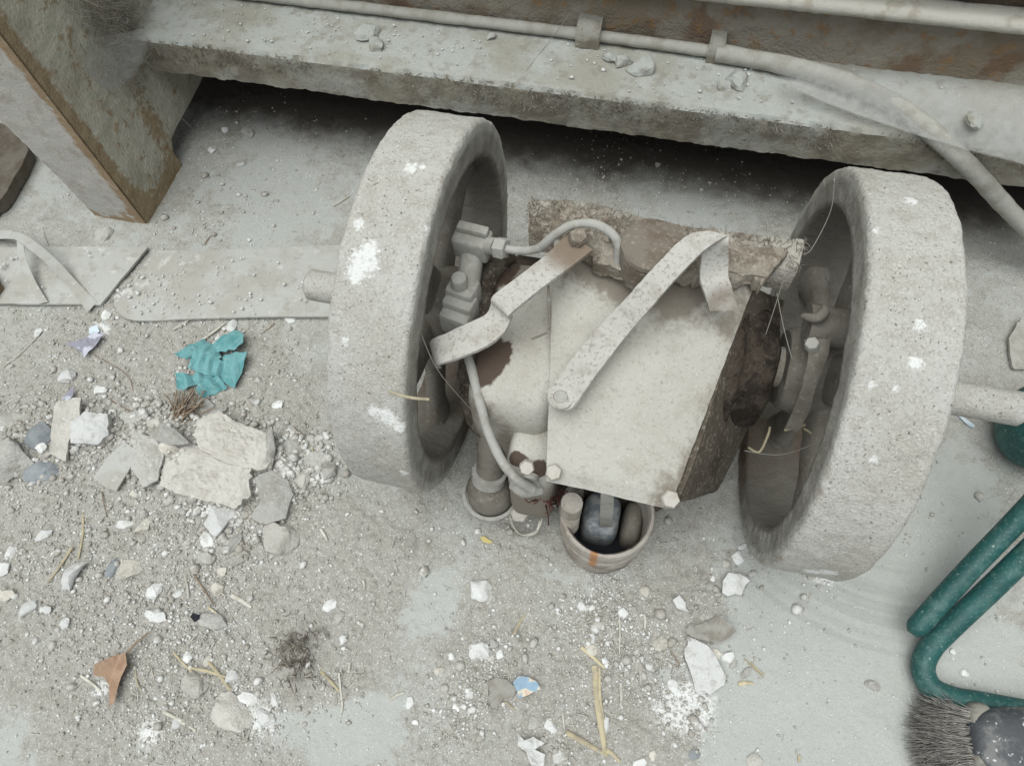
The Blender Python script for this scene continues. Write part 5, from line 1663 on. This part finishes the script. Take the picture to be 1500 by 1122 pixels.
# ------------------------------------------------------------------ brush
br = empty('hand_brush', tuple(PZ(1440, 1080)), 'worn hand brush with grey brown bristles and dark scuffed block at the bottom right', 'brush')
BO = tuple(np.array(PZ(1440, 1080)))
a, b = PZ(1420, 1082, .028), PZ(1600, 1112, .032)
ax = (b - a) / np.linalg.norm(b - a)
sd_ = np.array([-ax[1], ax[0], 0]); sd_ /= np.linalg.norm(sd_)
V, F = superell((0, 0, 0), (.085, .040, .024), .55, .5, 28, 44)
V = np.array(V)
V[:, 1] *= 1 + .18 * (V[:, 0] / .085)
V = V[:, :1] * ax + V[:, 1:2] * sd_ + V[:, 2:] * np.array([0, 0, 1.0]) + a + ax * .080
mk('block', MB().add(V, F), 'black_plastic', br, 60, BO, ((60, .0008),))
V2, F2 = superell((0, 0, 0), (.014, .036, .020), .5, .6, 20, 32)
V2 = np.array(V2)
V2 = V2[:, :1] * ax + V2[:, 1:2] * sd_ + V2[:, 2:] * np.array([0, 0, 1.0]) + a + ax * .010 - np.array([0, 0, .004])
mk('bristle_collar', MB().add(V2, F2), 'brush_wood', br, 60, BO, ((60, .001),))
mb = MB()
for k in range(1100):
    w_, h_ = rng.uniform(-1, 1), rng.uniform(-1, 1)
    p0 = a + ax * .004 + sd_ * (w_ * .030 - .004) + np.array([0, 0, h_ * .014 - .003])
    L = rng.uniform(.036, .066) * (1 - .25 * abs(w_))
    d = -ax + sd_ * (w_ * .30 - .12 + rng.normal(0, .14)) + np.array([0, 0, rng.normal(-.12, .12)])
    d /= np.linalg.norm(d)
    p1 = p0 + d * L * .5; p2 = p0 + d * L + sd_ * rng.normal(0, .005) + np.array([0, 0, rng.normal(-.003, .003)])
    p1[2] = max(p1[2], .003); p2[2] = max(p2[2], .003)
    tube(mb, [p0, p1, p2], [.00055, .00045, .0002], 3, caps=False)
mk('bristles', mb, 'bristle', br, None, BO, kind='stuff')

# ------------------------------------------------------------------ grit: loose crumbs nobody could count
OCT = np.array([(1, 0, 0), (-1, 0, 0), (0, 1, 0), (0, -1, 0), (0, 0, 1), (0, 0, -1)], float)
OF = np.array([(0, 2, 4), (2, 1, 4), (1, 3, 4), (3, 0, 4), (2, 0, 5), (1, 2, 5), (3, 1, 5), (0, 3, 5)])
IV, IF = ICO[1]
IF = np.array(IF)


def scatter(name, pos, size, mat, label, cat, base=(OCT, OF), jit=.35):
    B, Fb = base
    n_ = len(pos)
    V = B[None] * size[:, None, None] * (1 + rng.uniform(-jit, jit, (n_, len(B), 1)))
    V *= rng.uniform(.7, 1.3, (n_, 1, 3))
    a_ = rng.uniform(0, 6.28, n_)
    ca, sa = np.cos(a_)[:, None], np.sin(a_)[:, None]
    X_, Y_ = V[..., 0] * ca - V[..., 1] * sa, V[..., 0] * sa + V[..., 1] * ca
    V = np.stack([X_, Y_, V[..., 2] * .8], -1) + pos[:, None]
    F_ = (Fb[None] + (np.arange(n_) * len(B))[:, None, None]).reshape(-1, 3)
    m_ = bpy.data.meshes.new(name)
    m_.vertices.add(n_ * len(B)); m_.vertices.foreach_set('co', V.astype(np.float32).ravel())
    m_.loops.add(F_.size); m_.loops.foreach_set('vertex_index', F_.astype(np.int32).ravel())
    m_.polygons.add(len(F_)); m_.polygons.foreach_set('loop_start', np.arange(0, F_.size, 3, dtype=np.int32)); m_.polygons.foreach_set('loop_total', np.full(len(F_), 3, np.int32))
    m_.update(calc_edges=True)
    m_.materials.append(MATS[mat])
    o_ = bpy.data.objects.new(name, m_); COL.objects.link(o_)
    o_['kind'] = 'stuff'; o_['label'] = label; o_['category'] = cat
    return o_


def sample_px(lst, n_):
    w_ = np.array([q[3] * q[2] ** 2 for q in lst]); w_ = w_ / w_.sum()
    k_ = rng.choice(len(lst), n_, p=w_)
    out = []
    for i in k_:
        u, v, r, _ = lst[i]
        out.append(PZ(u + rng.normal(0, r * .62), v + rng.normal(0, r * .62)))
    return np.array(out)


GR = [(60, 660, 110, 1.), (200, 660, 110, 1.), (330, 700, 120, 1.2), (430, 690, 60, 1.4), (60, 820, 100, .7), (200, 840, 110, .9), (330, 830, 110, .9), (300, 960, 120, .8), (150, 1000, 100, .5), (370, 1040, 60, 1.),
      (240, 1060, 60, .8), (330, 490, 90, .8), (190, 450, 70, .6), (90, 480, 80, .6), (500, 1000, 50, .8), (500, 880, 60, .5), (600, 780, 110, .25), (690, 1010, 55, 1.4), (720, 950, 45, 1.2), (660, 1060, 40, 1.2),
      (860, 900, 45, 2.), (900, 870, 40, 1.6), (920, 940, 70, 1.2), (880, 1010, 80, .8), (970, 960, 60, .9), (1000, 1040, 45, 1.5), (820, 1090, 60, .6), (1060, 850, 50, .7), (980, 790, 60, .3), (740, 770, 40, .5),
      (1200, 842, 30, 1.), (1350, 760, 60, .2), (330, 240, 70, .4), (440, 250, 80, .4), (300, 320, 70, .4), (1000, 320, 90, .5), (880, 250, 60, .3), (1150, 950, 90, .15), (750, 880, 120, .2)]
uni = lambda n_: np.column_stack([rng.uniform(-1.1, .7, n_), rng.uniform(-.6, .44, n_), np.zeros(n_)])
P1 = np.vstack([sample_px(GR, 11000), uni(2600)])
s1 = np.exp(rng.normal(-7.15, .45, len(P1))).clip(.0004, .0034)
P1[:, 2] = fh(P1[:, 0], P1[:, 1]) + s1 * .5
scatter('white_grit', P1, s1, 'grit_white', 'countless tiny white crumbs scattered over the floor', 'grit', (IV, IF))
P2 = np.vstack([sample_px(GR, 16000), uni(4000)])
kp_ = dirt_at(P2[:, 0], P2[:, 1]) + rng.uniform(0, .6, len(P2)) > .35
P2 = P2[kp_]
s2 = np.exp(rng.normal(-6.95, .42, len(P2))).clip(.0005, .0028)
P2[:, 2] = fh(P2[:, 0], P2[:, 1]) + s2 * .35
scatter('dirt_crumbs', P2, s2, 'grit_grey', 'countless grey brown dirt crumbs scattered over the floor', 'grit')
# chaff
mb = MB()
PC = np.vstack([sample_px(GR, 800), uni(150)])
for p in PC:
    a_ = rng.uniform(0, 6.28); L = rng.uniform(.003, .011)
    z = float(fh(p[0], p[1])) + .0012
    d = np.array([math.cos(a_), math.sin(a_), rng.normal(0, .15)]) * L
    p0 = np.array([p[0], p[1], z])
    tube(mb, [p0, p0 + d * .5 + rng.normal(0, L * .08, 3) * np.array([1, 1, .3]), p0 + d], rng.uniform(.0003, .0007), 3, caps=False)
o = mk('chaff', mb, 'straw_pale', None, None, kind='stuff', label='countless short bits of dry chaff scattered over the floor', cat='chaff')
# crumbs on the beam top
n = 260
P3 = np.column_stack([rng.uniform(-.7, .6, n), rng.uniform(.36, .44, n), np.full(n, .2085)])
scatter('beam_crumbs', P3, np.exp(rng.normal(-6.8, .4, n)).clip(.0006, .003), 'grit_white', 'tiny white crumbs scattered along the top of the beam', 'grit', (IV, IF))
# crumbly rubble between the big pieces of the heap
HEAP = [(320, 690, 70, 1.), (250, 660, 60, 1.), (430, 690, 50, 1.3), (460, 670, 36, 1.4), (130, 640, 60, .8), (40, 650, 60, .8), (340, 770, 60, .7), (210, 640, 60, .7), (390, 720, 50, .8)]
P4 = np.vstack([sample_px(HEAP, 2200), sample_px(GR, 700)])
s4 = np.exp(rng.normal(-6.0, .45, len(P4))).clip(.001, .006)
P4[:, 2] = fh(P4[:, 0], P4[:, 1]) + s4 * .35
scatter('rubble_crumbs', P4, s4, 'rubble_crumb', 'crumbled cement and plaster bits heaped between the larger rubble pieces', 'rubble', (IV, IF), .30)

# crumbs lying on the metal strips
PS = []
for u0, u1, v0, v1, n_ in ((240, 470, 372, 460, 110), (180, 260, 400, 460, 80), (0, 150, 368, 438, 40)):
    for k in range(n_):
        p_ = PZ(rng.uniform(u0, u1), rng.uniform(v0, v1), .0135)
        PS.append(p_)
PS = np.array(PS)
scatter('strip_crumbs', PS, np.exp(rng.normal(-6.9, .5, len(PS))).clip(.0005, .003), 'grit_white', 'small pale crumbs lying on the two metal strips', 'grit', (IV, IF))
